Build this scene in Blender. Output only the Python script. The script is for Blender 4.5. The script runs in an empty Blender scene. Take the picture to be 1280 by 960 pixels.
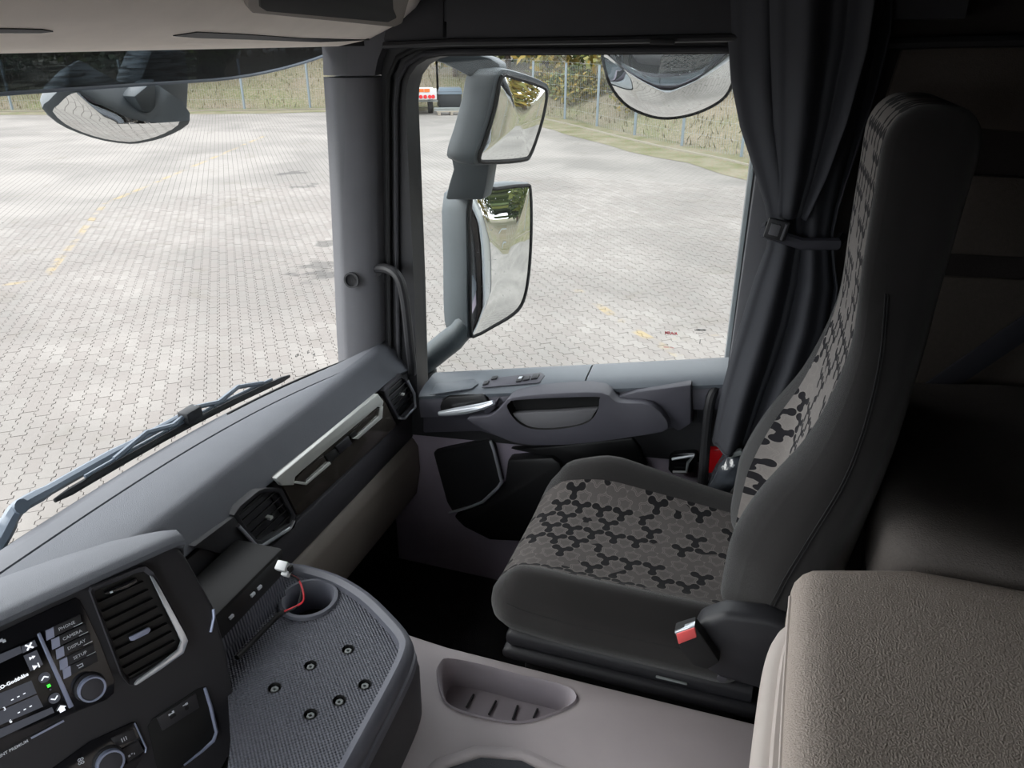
import bpy, bmesh, math, random
from mathutils import Vector, Matrix
random.seed(7)
S = bpy.context.scene
COL = S.collection
# ------------------------------------------------------------------ camera, light, exposure
FPX = 940.0
YAW, PIT = math.radians(18.5), math.radians(24.8)
CAM = Vector((0, 0, 1.55))
Fv = Vector((-math.sin(YAW)*math.cos(PIT), math.cos(YAW)*math.cos(PIT), -math.sin(PIT)))
Rv = Vector((math.cos(YAW), math.sin(YAW), 0))
Uv = Rv.cross(Fv)
cd = bpy.data.cameras.new('camera'); cam = bpy.data.objects.new('camera', cd); COL.objects.link(cam)
cd.sensor_fit = 'HORIZONTAL'; cd.sensor_width = 36; cd.lens = 36*FPX/1280
cd.clip_start = 0.02; cd.clip_end = 300
cam.matrix_world = Matrix(((Rv.x, Uv.x, -Fv.x, CAM.x), (Rv.y, Uv.y, -Fv.y, CAM.y), (Rv.z, Uv.z, -Fv.z, CAM.z), (0, 0, 0, 1)))
S.camera = cam
S.view_settings.view_transform = 'Standard'; S.view_settings.look = 'None'
S.view_settings.gamma = 1; S.view_settings.use_curve_mapping = False
S.view_settings.exposure = 1.7
W = bpy.data.worlds.new('overcast_sky'); S.world = W; W.use_nodes = True
nt = W.node_tree; nt.nodes.clear()
_o = nt.nodes.new('ShaderNodeOutputWorld'); _b = nt.nodes.new('ShaderNodeBackground')
_t = nt.nodes.new('ShaderNodeTexCoord'); _n = nt.nodes.new('ShaderNodeTexNoise'); _r = nt.nodes.new('ShaderNodeValToRGB')
_n.inputs['Scale'].default_value = 1.6; _n.inputs['Detail'].default_value = 5
_r.color_ramp.elements[0].position = .3; _r.color_ramp.elements[0].color = (.90, .94, 1.0, 1)
_r.color_ramp.elements[1].position = .7; _r.color_ramp.elements[1].color = (1.0, 1.0, 1.0, 1)
nt.links.new(_t.outputs['Generated'], _n.inputs['Vector']); nt.links.new(_n.outputs['Fac'], _r.inputs['Fac'])
nt.links.new(_r.outputs['Color'], _b.inputs['Color']); nt.links.new(_b.outputs[0], _o.inputs[0])
_b.inputs['Strength'].default_value = 1.25
sl = bpy.data.lights.new('hazy_sun', 'SUN'); sl.energy = 1.1; sl.angle = math.radians(50); sl.color = (1, .97, .92)
so = bpy.data.objects.new('hazy_sun', sl); COL.objects.link(so)
so.rotation_euler = Vector((0.84, 0.18, -0.52)).to_track_quat('-Z', 'Y').to_euler()
so.location = (-10, -6, 12)

# ------------------------------------------------------------------ helpers
def ray(px, py): return Fv + Rv*((px-640)/FPX) - Uv*((py-480)/FPX)
def at(px, py, ax, val):                 # photo pixel -> point on a real plane of the place
    d = ray(px, py); i = 'xyz'.index(ax)
    return CAM + d*((val-CAM[i])/d[i])
def atp(px, py, P, n):
    d = ray(px, py); return CAM + d*((Vector(P)-CAM).dot(n)/d.dot(n))
def proj(p):
    v = Vector(p)-CAM; z = v.dot(Fv); return 640+FPX*v.dot(Rv)/z, 480-FPX*v.dot(Uv)/z, z
def ats(pts, ax, val): return [at(a, b, ax, val) for a, b in pts]
def lin(c): return tuple(((x/255)/12.92 if x/255 <= .04045 else ((x/255+.055)/1.055)**2.4) for x in c)

class NT:                                 # tiny node builder
    def __init__(s, m): s.t = m.node_tree; s.n = s.t.nodes; s.l = s.t.links
    def new(s, t, **kw):
        n = s.n.new(t)
        for k, v in kw.items(): setattr(n, k, v)
        return n
    def _in(s, sock, v):
        if isinstance(v, (int, float, tuple)): sock.default_value = v
        else: s.l.new(v, sock)
    def m(s, op, a, b=0.0, c=None):
        n = s.new('ShaderNodeMath', operation=op); s._in(n.inputs[0], a); s._in(n.inputs[1], b)
        if c is not None: s._in(n.inputs[2], c)
        return n.outputs[0]
    def mix(s, f, a, b):
        n = s.new('ShaderNodeMix', data_type='RGBA'); s._in(n.inputs[0], f)
        for k, v in ((6, a), (7, b)): s._in(n.inputs[k], tuple(v)+(1,) if isinstance(v, tuple) and len(v) == 3 else v)
        return n.outputs[2]
    def noise(s, scale, detail=3, vec=None, dist=0.0):
        n = s.new('ShaderNodeTexNoise'); n.inputs['Scale'].default_value = scale; n.inputs['Detail'].default_value = detail
        n.inputs['Distortion'].default_value = dist
        if vec is not None: s.l.new(vec, n.inputs['Vector'])
        return n.outputs['Fac']
    def ramp(s, v, lo, hi):
        n = s.new('ShaderNodeMapRange'); s._in(n.inputs[0], v); n.inputs[1].default_value = lo; n.inputs[2].default_value = hi
        return n.outputs[0]
    def bump(s, h, strength, dist):
        n = s.new('ShaderNodeBump'); n.inputs['Strength'].default_value = strength; n.inputs['Distance'].default_value = dist
        s.l.new(h, n.inputs['Height']); return n.outputs[0]

def base_mat(name):
    m = bpy.data.materials.new(name); m.use_nodes = True
    return m, NT(m), m.node_tree.nodes['Principled BSDF']
def coords(t): return t.new('ShaderNodeTexCoord').outputs['Object']
def mat(name, rgb, rough=.6, metal=0, spec=.5, var=.08, vscale=20, grain=0, gscale=900, sheen=0, coat=0, emit=None, kind='noise'):
    m, t, p = base_mat(name)
    c = lin(rgb); co = coords(t)
    n = t.noise(vscale, 4, co)
    col = t.mix(n, tuple(x*(1-var) for x in c), tuple(min(1, x*(1+var)) for x in c))
    t.l.new(col, p.inputs['Base Color'])
    p.inputs['Roughness'].default_value = rough; p.inputs['Metallic'].default_value = metal
    p.inputs['Specular IOR Level'].default_value = spec
    p.inputs['Sheen Weight'].default_value = sheen; p.inputs['Coat Weight'].default_value = coat
    if grain:
        if kind == 'voronoi':
            v = t.new('ShaderNodeTexVoronoi'); v.inputs['Scale'].default_value = gscale; t.l.new(co, v.inputs['Vector']); h = v.outputs['Distance']
        elif kind == 'weave':
            sx = t.new('ShaderNodeSeparateXYZ'); t.l.new(co, sx.inputs[0])
            h = t.m('MULTIPLY', t.m('SINE', t.m('MULTIPLY', sx.outputs[0], gscale)), t.m('SINE', t.m('MULTIPLY', sx.outputs[1], gscale)))
        else: h = t.noise(gscale, 2, co)
        t.l.new(t.bump(h, grain, .002), p.inputs['Normal'])
    if emit:
        p.inputs['Emission Color'].default_value = lin(emit)+(1,); p.inputs['Emission Strength'].default_value = .6
    return m
def glass_mat(name, tint, refl=.08, rough=0.0, streak=0):
    m = bpy.data.materials.new(name); m.use_nodes = True; t = NT(m); t.n.clear()
    o = t.new('ShaderNodeOutputMaterial'); mx = t.new('ShaderNodeMixShader'); tr = t.new('ShaderNodeBsdfTransparent'); g = t.new('ShaderNodeBsdfGlossy')
    lw = t.new('ShaderNodeLayerWeight'); lw.inputs['Blend'].default_value = .5
    f = t.m('MULTIPLY', t.m('ADD', t.m('MULTIPLY', t.m('POWER', lw.outputs['Facing'], 5.0), .9), .04), refl)
    tr.inputs['Color'].default_value = tint+(1,); g.inputs['Roughness'].default_value = rough
    if streak:  # streaky reflections on the visor put into its tint
        mp = t.new('ShaderNodeMapping'); mp.inputs['Scale'].default_value = (3, 6, 60); t.l.new(coords(t), mp.inputs[0])
        n = t.ramp(t.noise(3, 4, mp.outputs[0], .6), .42, .62)
        t.l.new(t.mix(n, tuple(x*.35 for x in tint), tuple(min(1, x*1.5) for x in tint)), tr.inputs['Color'])
    t.l.new(f, mx.inputs[0]); t.l.new(tr.outputs[0], mx.inputs[1]); t.l.new(g.outputs[0], mx.inputs[2]); t.l.new(mx.outputs[0], o.inputs[0])
    return m
def mirror_mat(name):
    m, t, p = base_mat(name)
    co = coords(t); n = t.noise(140, 4, co); sp = t.ramp(n, .66, .72)
    p.inputs['Metallic'].default_value = 1
    t.l.new(t.mix(sp, (.80, .82, .82), (.45, .46, .45)), p.inputs['Base Color'])
    t.l.new(t.m('MULTIPLY', sp, .3), p.inputs['Roughness'])
    return m

class MB:
    def __init__(s): s.v = []; s.f = []
    def add(s, vs, fs):
        o = len(s.v); s.v += [Vector(v) for v in vs]; s.f += [[i+o for i in f] for f in fs]; return s
    def box(s, c, size, M=None):
        c = Vector(c); h = Vector(size)/2; vs = []
        for x in (-1, 1):
            for y in (-1, 1):
                for z in (-1, 1):
                    d = Vector((x*h.x, y*h.y, z*h.z)); vs.append(c+(M@d if M else d))
        return s.add(vs, [(0, 1, 3, 2), (4, 6, 7, 5), (0, 4, 5, 1), (2, 3, 7, 6), (0, 2, 6, 4), (1, 5, 7, 3)])
    def prism(s, pts, off, taper=None):
        n = len(pts); pts = [Vector(p) for p in pts]; off = Vector(off)
        q = [p+off for p in pts]
        if taper:
            c = sum(q, Vector())/n; q = [c+(p-c)*taper for p in q]
        return s.add(pts+q, [list(range(n))[::-1], list(range(n, 2*n))]+[(i, (i+1) % n, n+(i+1) % n, n+i) for i in range(n)])
    def loft(s, rings, caps=True, closed=True):
        n = len(rings[0]); vs = [p for r in rings for p in r]; fs = []
        for k in range(len(rings)-1):
            for i in range(n if closed else n-1):
                j = (i+1) % n; fs.append((k*n+i, k*n+j, (k+1)*n+j, (k+1)*n+i))
        if caps and closed:
            fs.append(list(range(n))[::-1]); fs.append([(len(rings)-1)*n+i for i in range(n)])
        return s.add(vs, fs)
    def grid(s, rows): return s.loft(rows, caps=False, closed=False)
    def tube(s, path, r, n=8, flat=1.0):
        path = [Vector(p) for p in path]; rings = []
        rr = r if isinstance(r, (list, tuple)) else [r]*len(path)
        up = None
        for i, p in enumerate(path):
            t = (path[min(i+1, len(path)-1)]-path[max(i-1, 0)]).normalized()
            if up is None: up = Vector((0, 0, 1)) if abs(t.z) < .9 else Vector((1, 0, 0))
            a = t.cross(up).normalized(); b = a.cross(t).normalized(); up = b
            rings.append([p+a*(rr[i]*math.cos(2*math.pi*k/n))+b*(rr[i]*flat*math.sin(2*math.pi*k/n)) for k in range(n)])
        return s.loft(rings)
    def disc(s, c, nrm, r, h, n=20, r2=None):       # short cylinder standing on c along nrm
        c = Vector(c); nrm = Vector(nrm).normalized(); a = nrm.orthogonal().normalized(); b = nrm.cross(a)
        ring = lambda q, rad: [q+a*(rad*math.cos(2*math.pi*k/n))+b*(rad*math.sin(2*math.pi*k/n)) for k in range(n)]
        return s.loft([ring(c, r), ring(c+nrm*h, r2 if r2 is not None else r)])
    def ring(s, c, nrm, ro, ri, h, n=24):
        c = Vector(c); nrm = Vector(nrm).normalized(); a = nrm.orthogonal().normalized(); b = nrm.cross(a)
        R = lambda q, rad: [q+a*(rad*math.cos(2*math.pi*k/n))+b*(rad*math.sin(2*math.pi*k/n)) for k in range(n)]
        rs = [R(c, ri), R(c, ro), R(c+nrm*h, ro), R(c+nrm*h, ri)]; rs.append(rs[0])
        return s.loft(rs, caps=False)
    def holes(s, outer, inner_loops):               # flat face with holes
        bm = bmesh.new(); es = []
        for lp in [outer]+inner_loops:
            vs = [bm.verts.new(p) for p in lp]
            es += [bm.edges.new((vs[i], vs[(i+1) % len(vs)])) for i in range(len(vs))]
        bmesh.ops.triangle_fill(bm, use_beauty=True, use_dissolve=False, edges=es)
        bm.verts.index_update()
        s.add([v.co.copy() for v in bm.verts], [[v.index for v in f.verts] for f in bm.faces]); bm.free(); return s
    def build(s, name, m, parent=None, bevel=0, seg=2, angle=35, origin=None, kind=None, label=None, flat=False, recalc=True, weld=True):
        bm = bmesh.new(); bv = [bm.verts.new(v) for v in s.v]
        for f in s.f:
            try: bm.faces.new([bv[i] for i in f])
            except ValueError: pass
        if weld: bmesh.ops.remove_doubles(bm, verts=bm.verts, dist=1e-5)
        if recalc: bmesh.ops.recalc_face_normals(bm, faces=bm.faces)
        if bevel:
            es = [e for e in bm.edges if len(e.link_faces) == 2 and e.calc_face_angle(0) > math.radians(30)]
            bmesh.ops.bevel(bm, geom=es, offset=bevel, segments=seg, profile=.5, affect='EDGES', clamp_overlap=True)
        if parent is not None: org = BASE.get(parent.name, Vector())
        elif origin is not None: org = Vector(origin)
        else:
            xs = [v.co for v in bm.verts]
            org = Vector(((min(v.x for v in xs)+max(v.x for v in xs))/2, (min(v.y for v in xs)+max(v.y for v in xs))/2, min(v.z for v in xs)))
        for v in bm.verts: v.co -= org
        me = bpy.data.meshes.new(name); bm.to_mesh(me); bm.free()
        if not flat:
            me.polygons.foreach_set('use_smooth', [True]*len(me.polygons)); me.set_sharp_from_angle(angle=math.radians(angle))
        me.materials.append(M[m] if isinstance(m, str) else m)
        o = bpy.data.objects.new(name, me); COL.objects.link(o)
        if parent is not None: o.parent = parent; BASE[o.name] = org
        else: o.location = org; BASE[o.name] = org
        if kind: o['kind'] = kind
        if label: o['label'] = label
        return o
BASE = {}
def tag(o, label, cat, group=None, kind=None):
    o['label'] = label; o['category'] = cat
    if group: o['group'] = group
    if kind: o['kind'] = kind
    return o
def empty(name, loc, label=None, cat=None, group=None, kind=None, mtx=None):
    o = bpy.data.objects.new(name, None); COL.objects.link(o); o.empty_display_size = .1
    if mtx is not None: o.matrix_world = mtx; BASE[o.name] = Vector()
    else: o.location = loc; BASE[o.name] = Vector(loc)
    if label: o['label'] = label
    if cat: o['category'] = cat
    if group: o['group'] = group
    if kind: o['kind'] = kind
    return o
def struct(o, label=None):
    o['kind'] = 'structure'
    if label: o['label'] = label
    return o
def copy_part(o, parent, loc):
    c = o.copy(); COL.objects.link(c); c.parent = parent; c.location = loc; return c
def text_mesh(body, size, mtx, m, parent, name='lettering', bold=0.0, align='LEFT', thick=.0004):
    cu = bpy.data.curves.new(name, 'FONT'); cu.body = body; cu.size = size; cu.align_x = align; cu.align_y = 'CENTER'
    cu.extrude = thick/2; cu.offset = bold; cu.resolution_u = 2
    to = bpy.data.objects.new('tmp', cu); COL.objects.link(to)
    dg = bpy.context.evaluated_depsgraph_get(); me = bpy.data.meshes.new_from_object(to.evaluated_get(dg))
    bpy.data.objects.remove(to); bpy.data.curves.remove(cu)
    me.transform(mtx); me.name = name; me.materials.clear(); me.materials.append(M[m])
    o = bpy.data.objects.new(name, me); COL.objects.link(o); o.parent = parent; return o
def smooth(pts, n=6, closed=False):                # Catmull-Rom through points
    pts = [Vector(p) for p in pts]; out = []; N = len(pts)
    rng = range(N) if closed else range(N-1)
    for i in rng:
        g = (lambda k: pts[k % N]) if closed else (lambda k: pts[max(0, min(N-1, k))])
        a, b, c, d = g(i-1), g(i), g(i+1), g(i+2)
        for k in range(n):
            t = k/n
            out.append(.5*((2*b)+(c-a)*t+(2*a-5*b+4*c-d)*t*t+(3*b-a-3*c+d)*t**3))
    if not closed: out.append(pts[-1])
    return out
def rbox(size, r, n):                              # rounded box surface: verts, quads (unit normals kept apart)
    hx, hy, hz = [a/2 for a in size]; nx, ny, nz = n; vs = []; idx = {}; fs = []
    def P(i, j, k):
        key = (i, j, k)
        if key not in idx:
            p = Vector((-hx+2*hx*i/nx, -hy+2*hy*j/ny, -hz+2*hz*k/nz))
            q = Vector((max(-hx+r, min(hx-r, p.x)), max(-hy+r, min(hy-r, p.y)), max(-hz+r, min(hz-r, p.z))))
            d = p-q
            idx[key] = len(vs); vs.append(q+d.normalized()*r if d.length > 1e-9 else p)
        return idx[key]
    for i in range(nx):
        for j in range(ny):
            for k in (0, nz): fs.append([P(i, j, k), P(i+1, j, k), P(i+1, j+1, k), P(i, j+1, k)])
    for i in range(nx):
        for k in range(nz):
            for j in (0, ny): fs.append([P(i, j, k), P(i+1, j, k), P(i+1, j, k+1), P(i, j, k+1)])
    for j in range(ny):
        for k in range(nz):
            for i in (0, nx): fs.append([P(i, j, k), P(i, j+1, k), P(i, j+1, k+1), P(i, j, k+1)])
    return vs, fs
def inset(pts, d):                                 # shrink a planar polygon about its centre by about d
    c = sum((Vector(p) for p in pts), Vector())/len(pts)
    return [Vector(p)+(c-Vector(p)).normalized()*d for p in pts]

# ------------------------------------------------------------------ materials
M = {}
def dm(n, *a, **k): M[n] = mat(n, *a, **k)
dm('dash_soft', (96, 99, 106), .62, grain=.7, gscale=900, spec=.35)
dm('dash_ledge', (84, 86, 92), .62, grain=.3, gscale=1400, spec=.35)
dm('dash_dark', (66, 65, 70), .6, grain=.25, gscale=1400, spec=.35)
dm('dash_black', (42, 42, 46), .5, grain=.15, gscale=1400)
dm('gloss_black', (24, 24, 27), .12, spec=.6, var=.04)
dm('gloss_brown', (62, 58, 54), .15, spec=.6, var=.04)
dm('hole_shade', (12, 12, 13), .8)  # near-black for recess insides, their shade put into the colour
dm('vent_black', (18, 18, 20), .45)
dm('vent_shade', (9, 9, 10), .5)  # near-black: shade deep inside the vents put into the colour
dm('silver', (205, 207, 203), .35, metal=.25, var=.03, vscale=60)
dm('chrome', (216, 221, 228), .18, metal=.6, var=.02)
dm('satin_blue', (158, 166, 192), .3, metal=.4, var=.03)
dm('beige_grey', (128, 120, 113), .65, grain=.25, gscale=1200)
dm('roof_beige', (240, 230, 220), .8, grain=.2, gscale=900)
dm('pillar_grey', (98, 98, 102), .7, grain=.3, gscale=1300)
dm('trim_black', (34, 34, 37), .55, grain=.15, gscale=1200)
dm('header_dark', (52, 52, 56), .75, grain=.3, gscale=900)
dm('rubber', (18, 18, 20), .7)
dm('door_purple', (160, 151, 165), .62, grain=.3, gscale=1300)
dm('door_dark', (70, 69, 78), .55, grain=.25, gscale=1300)
dm('door_ledge_lit', (93, 99, 106), .45, grain=.2, gscale=1300)  # same grey plastic as the darker sill face; light from above put into the colour
dm('grille_black', (22, 22, 26), .5, grain=.8, gscale=900, kind='voronoi')
dm('tunnel_grey', (168, 160, 162), .55, grain=.3, gscale=1100, var=.1, vscale=9)
dm('tunnel_recess', (150, 143, 149), .6, grain=.2, gscale=1100)
dm('tray_rim', (92, 94, 104), .5, grain=.2, gscale=1200)
dm('tray_mat', (88, 90, 100), .5, grain=.9, gscale=900, kind='weave')
dm('tray_wall', (60, 60, 64), .55, grain=.25, gscale=1200)
dm('floor_mat', (44, 46, 52), .8, grain=.5, gscale=500)
dm('carpet_black', (20, 20, 22), .95, grain=.6, gscale=400)
dm('velour', (35, 33, 33), .95, grain=.5, gscale=1800, sheen=.3, spec=.1, var=.14, vscale=14)
dm('seat_plastic', (40, 40, 44), .5, grain=.2, gscale=1200)
dm('curtain', (58, 59, 64), .7, grain=.12, gscale=1500, spec=.25, var=.1, vscale=8)
dm('bunk_fabric', (164, 153, 145), .95, grain=1.0, gscale=420, spec=.1, var=.22, vscale=500)
dm('bunk_trim', (186, 176, 170), .55, grain=.1)
dm('bunk_fabric_shaded', (92, 87, 84), .95, grain=.7, gscale=420, spec=.1, var=.14, vscale=200)  # bunk fabric with the shade behind the seat put into its colour
dm('wall_fabric', (58, 54, 53), .95, grain=.6, gscale=420, spec=.1, var=.12, vscale=120)
dm('wall_panel', (92, 85, 80), .9, grain=.5, gscale=420, spec=.1, var=.14, vscale=120)
dm('strap', (48, 48, 56), .7, grain=.5, gscale=800)
dm('red_plastic', (226, 92, 92), .4)
dm('red_lens', (190, 22, 30), .25, spec=.6)
dm('wire_red', (190, 40, 50), .5)
dm('white_plastic', (205, 208, 210), .45)
dm('mirror_shell', (71, 79, 84), .55, grain=.3, gscale=900)
dm('mirror_dark', (39, 42, 46), .55)
dm('wiper_metal', (96, 107, 120), .45)
dm('wiper_rubber', (28, 30, 34), .6)
dm('cab_paint', (150, 154, 158), .3, coat=.5)
dm('bag_film', (60, 64, 70), .18, spec=.8, grain=.9, gscale=60)
dm('screen_black', (10, 11, 14), .12, spec=.5)
dm('tile_grey', (52, 55, 62), .3, emit=(34, 36, 42))
dm('ui_white', (225, 228, 232), .4, emit=(170, 174, 180))
dm('print_white', (215, 220, 228), .5)
dm('led_green', (60, 240, 60), .4, emit=(60, 255, 60))
dm('print_red', (200, 40, 60), .5)
dm('print_black', (50, 56, 60), .5)
dm('post_green', (109, 119, 124), .5)
dm('wire_grey', (128, 133, 133), .5)
dm('bark', (71, 60, 49), .9, grain=.6, gscale=30)
dm('kerb_stone', (119, 114, 102), .9, grain=.4, gscale=60)
dm('trailer_white', (191, 191, 191), .5)
dm('orange_board', (204, 102, 34), .5)
dm('tyre', (26, 26, 27), .8)
dm('tarp_blue', (82, 94, 105), .6)
dm('pallet_wood', (136, 128, 116), .85, grain=.3, gscale=60)
M['glass'] = glass_mat('glass', (.93, .95, .95), .28)
M['smoke'] = glass_mat('smoke', (.075, .092, .105), .5, .08, streak=1)
M['smoke_dark'] = glass_mat('smoke_dark', (.03, .038, .052), .5, .08)
M['mirror'] = mirror_mat('mirror')

def leaf_mat(name, a, b):
    m, t, p = base_mat(name); oi = t.new('ShaderNodeNewGeometry')
    t.l.new(t.mix(oi.outputs['Random Per Island'], lin(a), lin(b)), p.inputs['Base Color']); p.inputs['Roughness'].default_value = .8
    M[name] = m
leaf_mat('leaf_green', (44, 61, 32), (104, 109, 53)); leaf_mat('leaf_yellow', (128, 104, 37), (83, 88, 39)); leaf_mat('leaf_dark', (29, 42, 29), (61, 75, 46))
leaf_mat('dry_grass', (117, 105, 83), (85, 83, 56))

def bank_mat():
    m, t, p = base_mat('bank_grass'); co = coords(t)
    c = t.mix(t.ramp(t.noise(.5, 5, co), .35, .65), lin((104, 94, 80)), lin((88, 88, 60)))
    c = t.mix(t.ramp(t.noise(.16, 3, co), .53, .68), c, lin((88, 95, 53)))
    c = t.mix(t.ramp(t.noise(11, 5, co), .4, .7), c, lin((122, 112, 95)))
    t.l.new(c, p.inputs['Base Color']); p.inputs['Roughness'].default_value = .95
    t.l.new(t.bump(t.noise(14, 6, co), .6, .08), p.inputs['Normal']); M['bank_grass'] = m
bank_mat()
GZ = -1.35                                    # yard surface
PA = math.radians(38)                         # paver row direction
def paver_mats():
    # one stone colour field in yard coordinates: pale concrete, pinkish stones, moss drift, oil spots, worn yellow bay lines
    for far in (0, 1):
        m, t, p = base_mat('paver_stone_far' if far else 'paver_stone')
        geo = t.new('ShaderNodeNewGeometry').outputs['Position']
        c = t.mix(t.ramp(t.noise(.5, 7, geo, .4), .36, .62), lin((105, 101, 97)), lin((133, 128, 123)))
        if not far:
            isl = t.new('ShaderNodeNewGeometry').outputs['Random Per Island']
            oi = t.new('ShaderNodeObjectInfo').outputs['Random']
            c = t.mix(t.m('MULTIPLY', t.m('FRACT', t.m('ADD', isl, oi)), .6), c, lin((109, 101, 97)))
        c = t.mix(t.m('MULTIPLY', t.noise(110, 3, geo), .6), c, lin((94, 90, 86)))
        c = t.mix(t.m('MULTIPLY', t.ramp(t.noise(1.3, 6, geo, 1.0), .60, .74), .35), c, lin((88, 82, 71)))
        sx = t.new('ShaderNodeSeparateXYZ'); t.l.new(geo, sx.inputs[0]); X, Y = sx.outputs[0], sx.outputs[1]
        u = t.m('ADD', t.m('MULTIPLY', X, math.cos(PA)), t.m('MULTIPLY', Y, math.sin(PA)))
        v = t.m('ADD', t.m('MULTIPLY', X, -math.sin(PA)), t.m('MULTIPLY', Y, math.cos(PA)))
        wear = t.ramp(t.noise(2.6, 6, geo), .46, .62)
        for (px0, py0), (px1, py1) in YELLOW:
            A = at(px0, py0, 'z', GZ); B = at(px1, py1, 'z', GZ); d = (B-A); L = d.length; d.normalize()
            s = t.m('ADD', t.m('MULTIPLY', t.m('SUBTRACT', X, A.x), d.x), t.m('MULTIPLY', t.m('SUBTRACT', Y, A.y), d.y))
            w = t.m('ABSOLUTE', t.m('SUBTRACT', t.m('MULTIPLY', t.m('SUBTRACT', X, A.x), d.y), t.m('MULTIPLY', t.m('SUBTRACT', Y, A.y), d.x)))
            f = t.m('MULTIPLY', t.m('LESS_THAN', w, .06), t.m('MULTIPLY', t.m('GREATER_THAN', s, 0.0), t.m('LESS_THAN', s, L)))
            c = t.mix(t.m('MULTIPLY', t.m('MULTIPLY', f, wear), .6), c, lin((144, 124, 78)))
        for (px0, py0, r, k) in OIL:
            A = at(px0, py0, 'z', GZ)
            d = t.m('SQRT', t.m('ADD', t.m('POWER', t.m('SUBTRACT', X, A.x), 2.0), t.m('POWER', t.m('SUBTRACT', Y, A.y), 2.0)))
            d = t.m('ADD', d, t.m('MULTIPLY', t.m('SUBTRACT', t.noise(3.5, 5, geo), .5), r*4.0))
            c = t.mix(t.m('MULTIPLY', t.m('SUBTRACT', 1.0, t.ramp(d, r*.6, r*1.1)), k), c, lin((60, 58, 56)))
        if far:
            lc = t.m('ABSOLUTE', t.m('SUBTRACT', t.m('FRACT', t.m('DIVIDE', u, .1125)), .5))
            col = t.m('FLOOR', t.m('DIVIDE', u, .1125))
            lr = t.m('ABSOLUTE', t.m('SUBTRACT', t.m('FRACT', t.m('ADD', t.m('DIVIDE', v, .225), t.m('MULTIPLY', col, .5))), .5))
            j = t.m('MAXIMUM', t.m('GREATER_THAN', lc, .45), t.m('GREATER_THAN', lr, .478))
            c = t.mix(t.m('MULTIPLY', j, .75), c, lin((60, 55, 51)))
        t.l.new(c, p.inputs['Base Color']); p.inputs['Roughness'].default_value = .85
        t.l.new(t.bump(t.noise(160, 3, geo), .25, .004), p.inputs['Normal'])
        M[m.name] = m
YELLOW = [((55, 348), (128, 258)), ((0, 356), (66, 349)), ((792, 412), (850, 445)), ((712, 356), (792, 412)), ((836, 426), (905, 420)), ((130, 255), (330, 170))]
OIL = [(362, 216, .32, .8), (378, 233, .30, .55), (410, 303, .22, .6), (402, 336, .40, .6), (395, 345, .3, .4)]
paver_mats()
dm('joint_sand', (82, 76, 71), .95, grain=.4, gscale=200)

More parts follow.
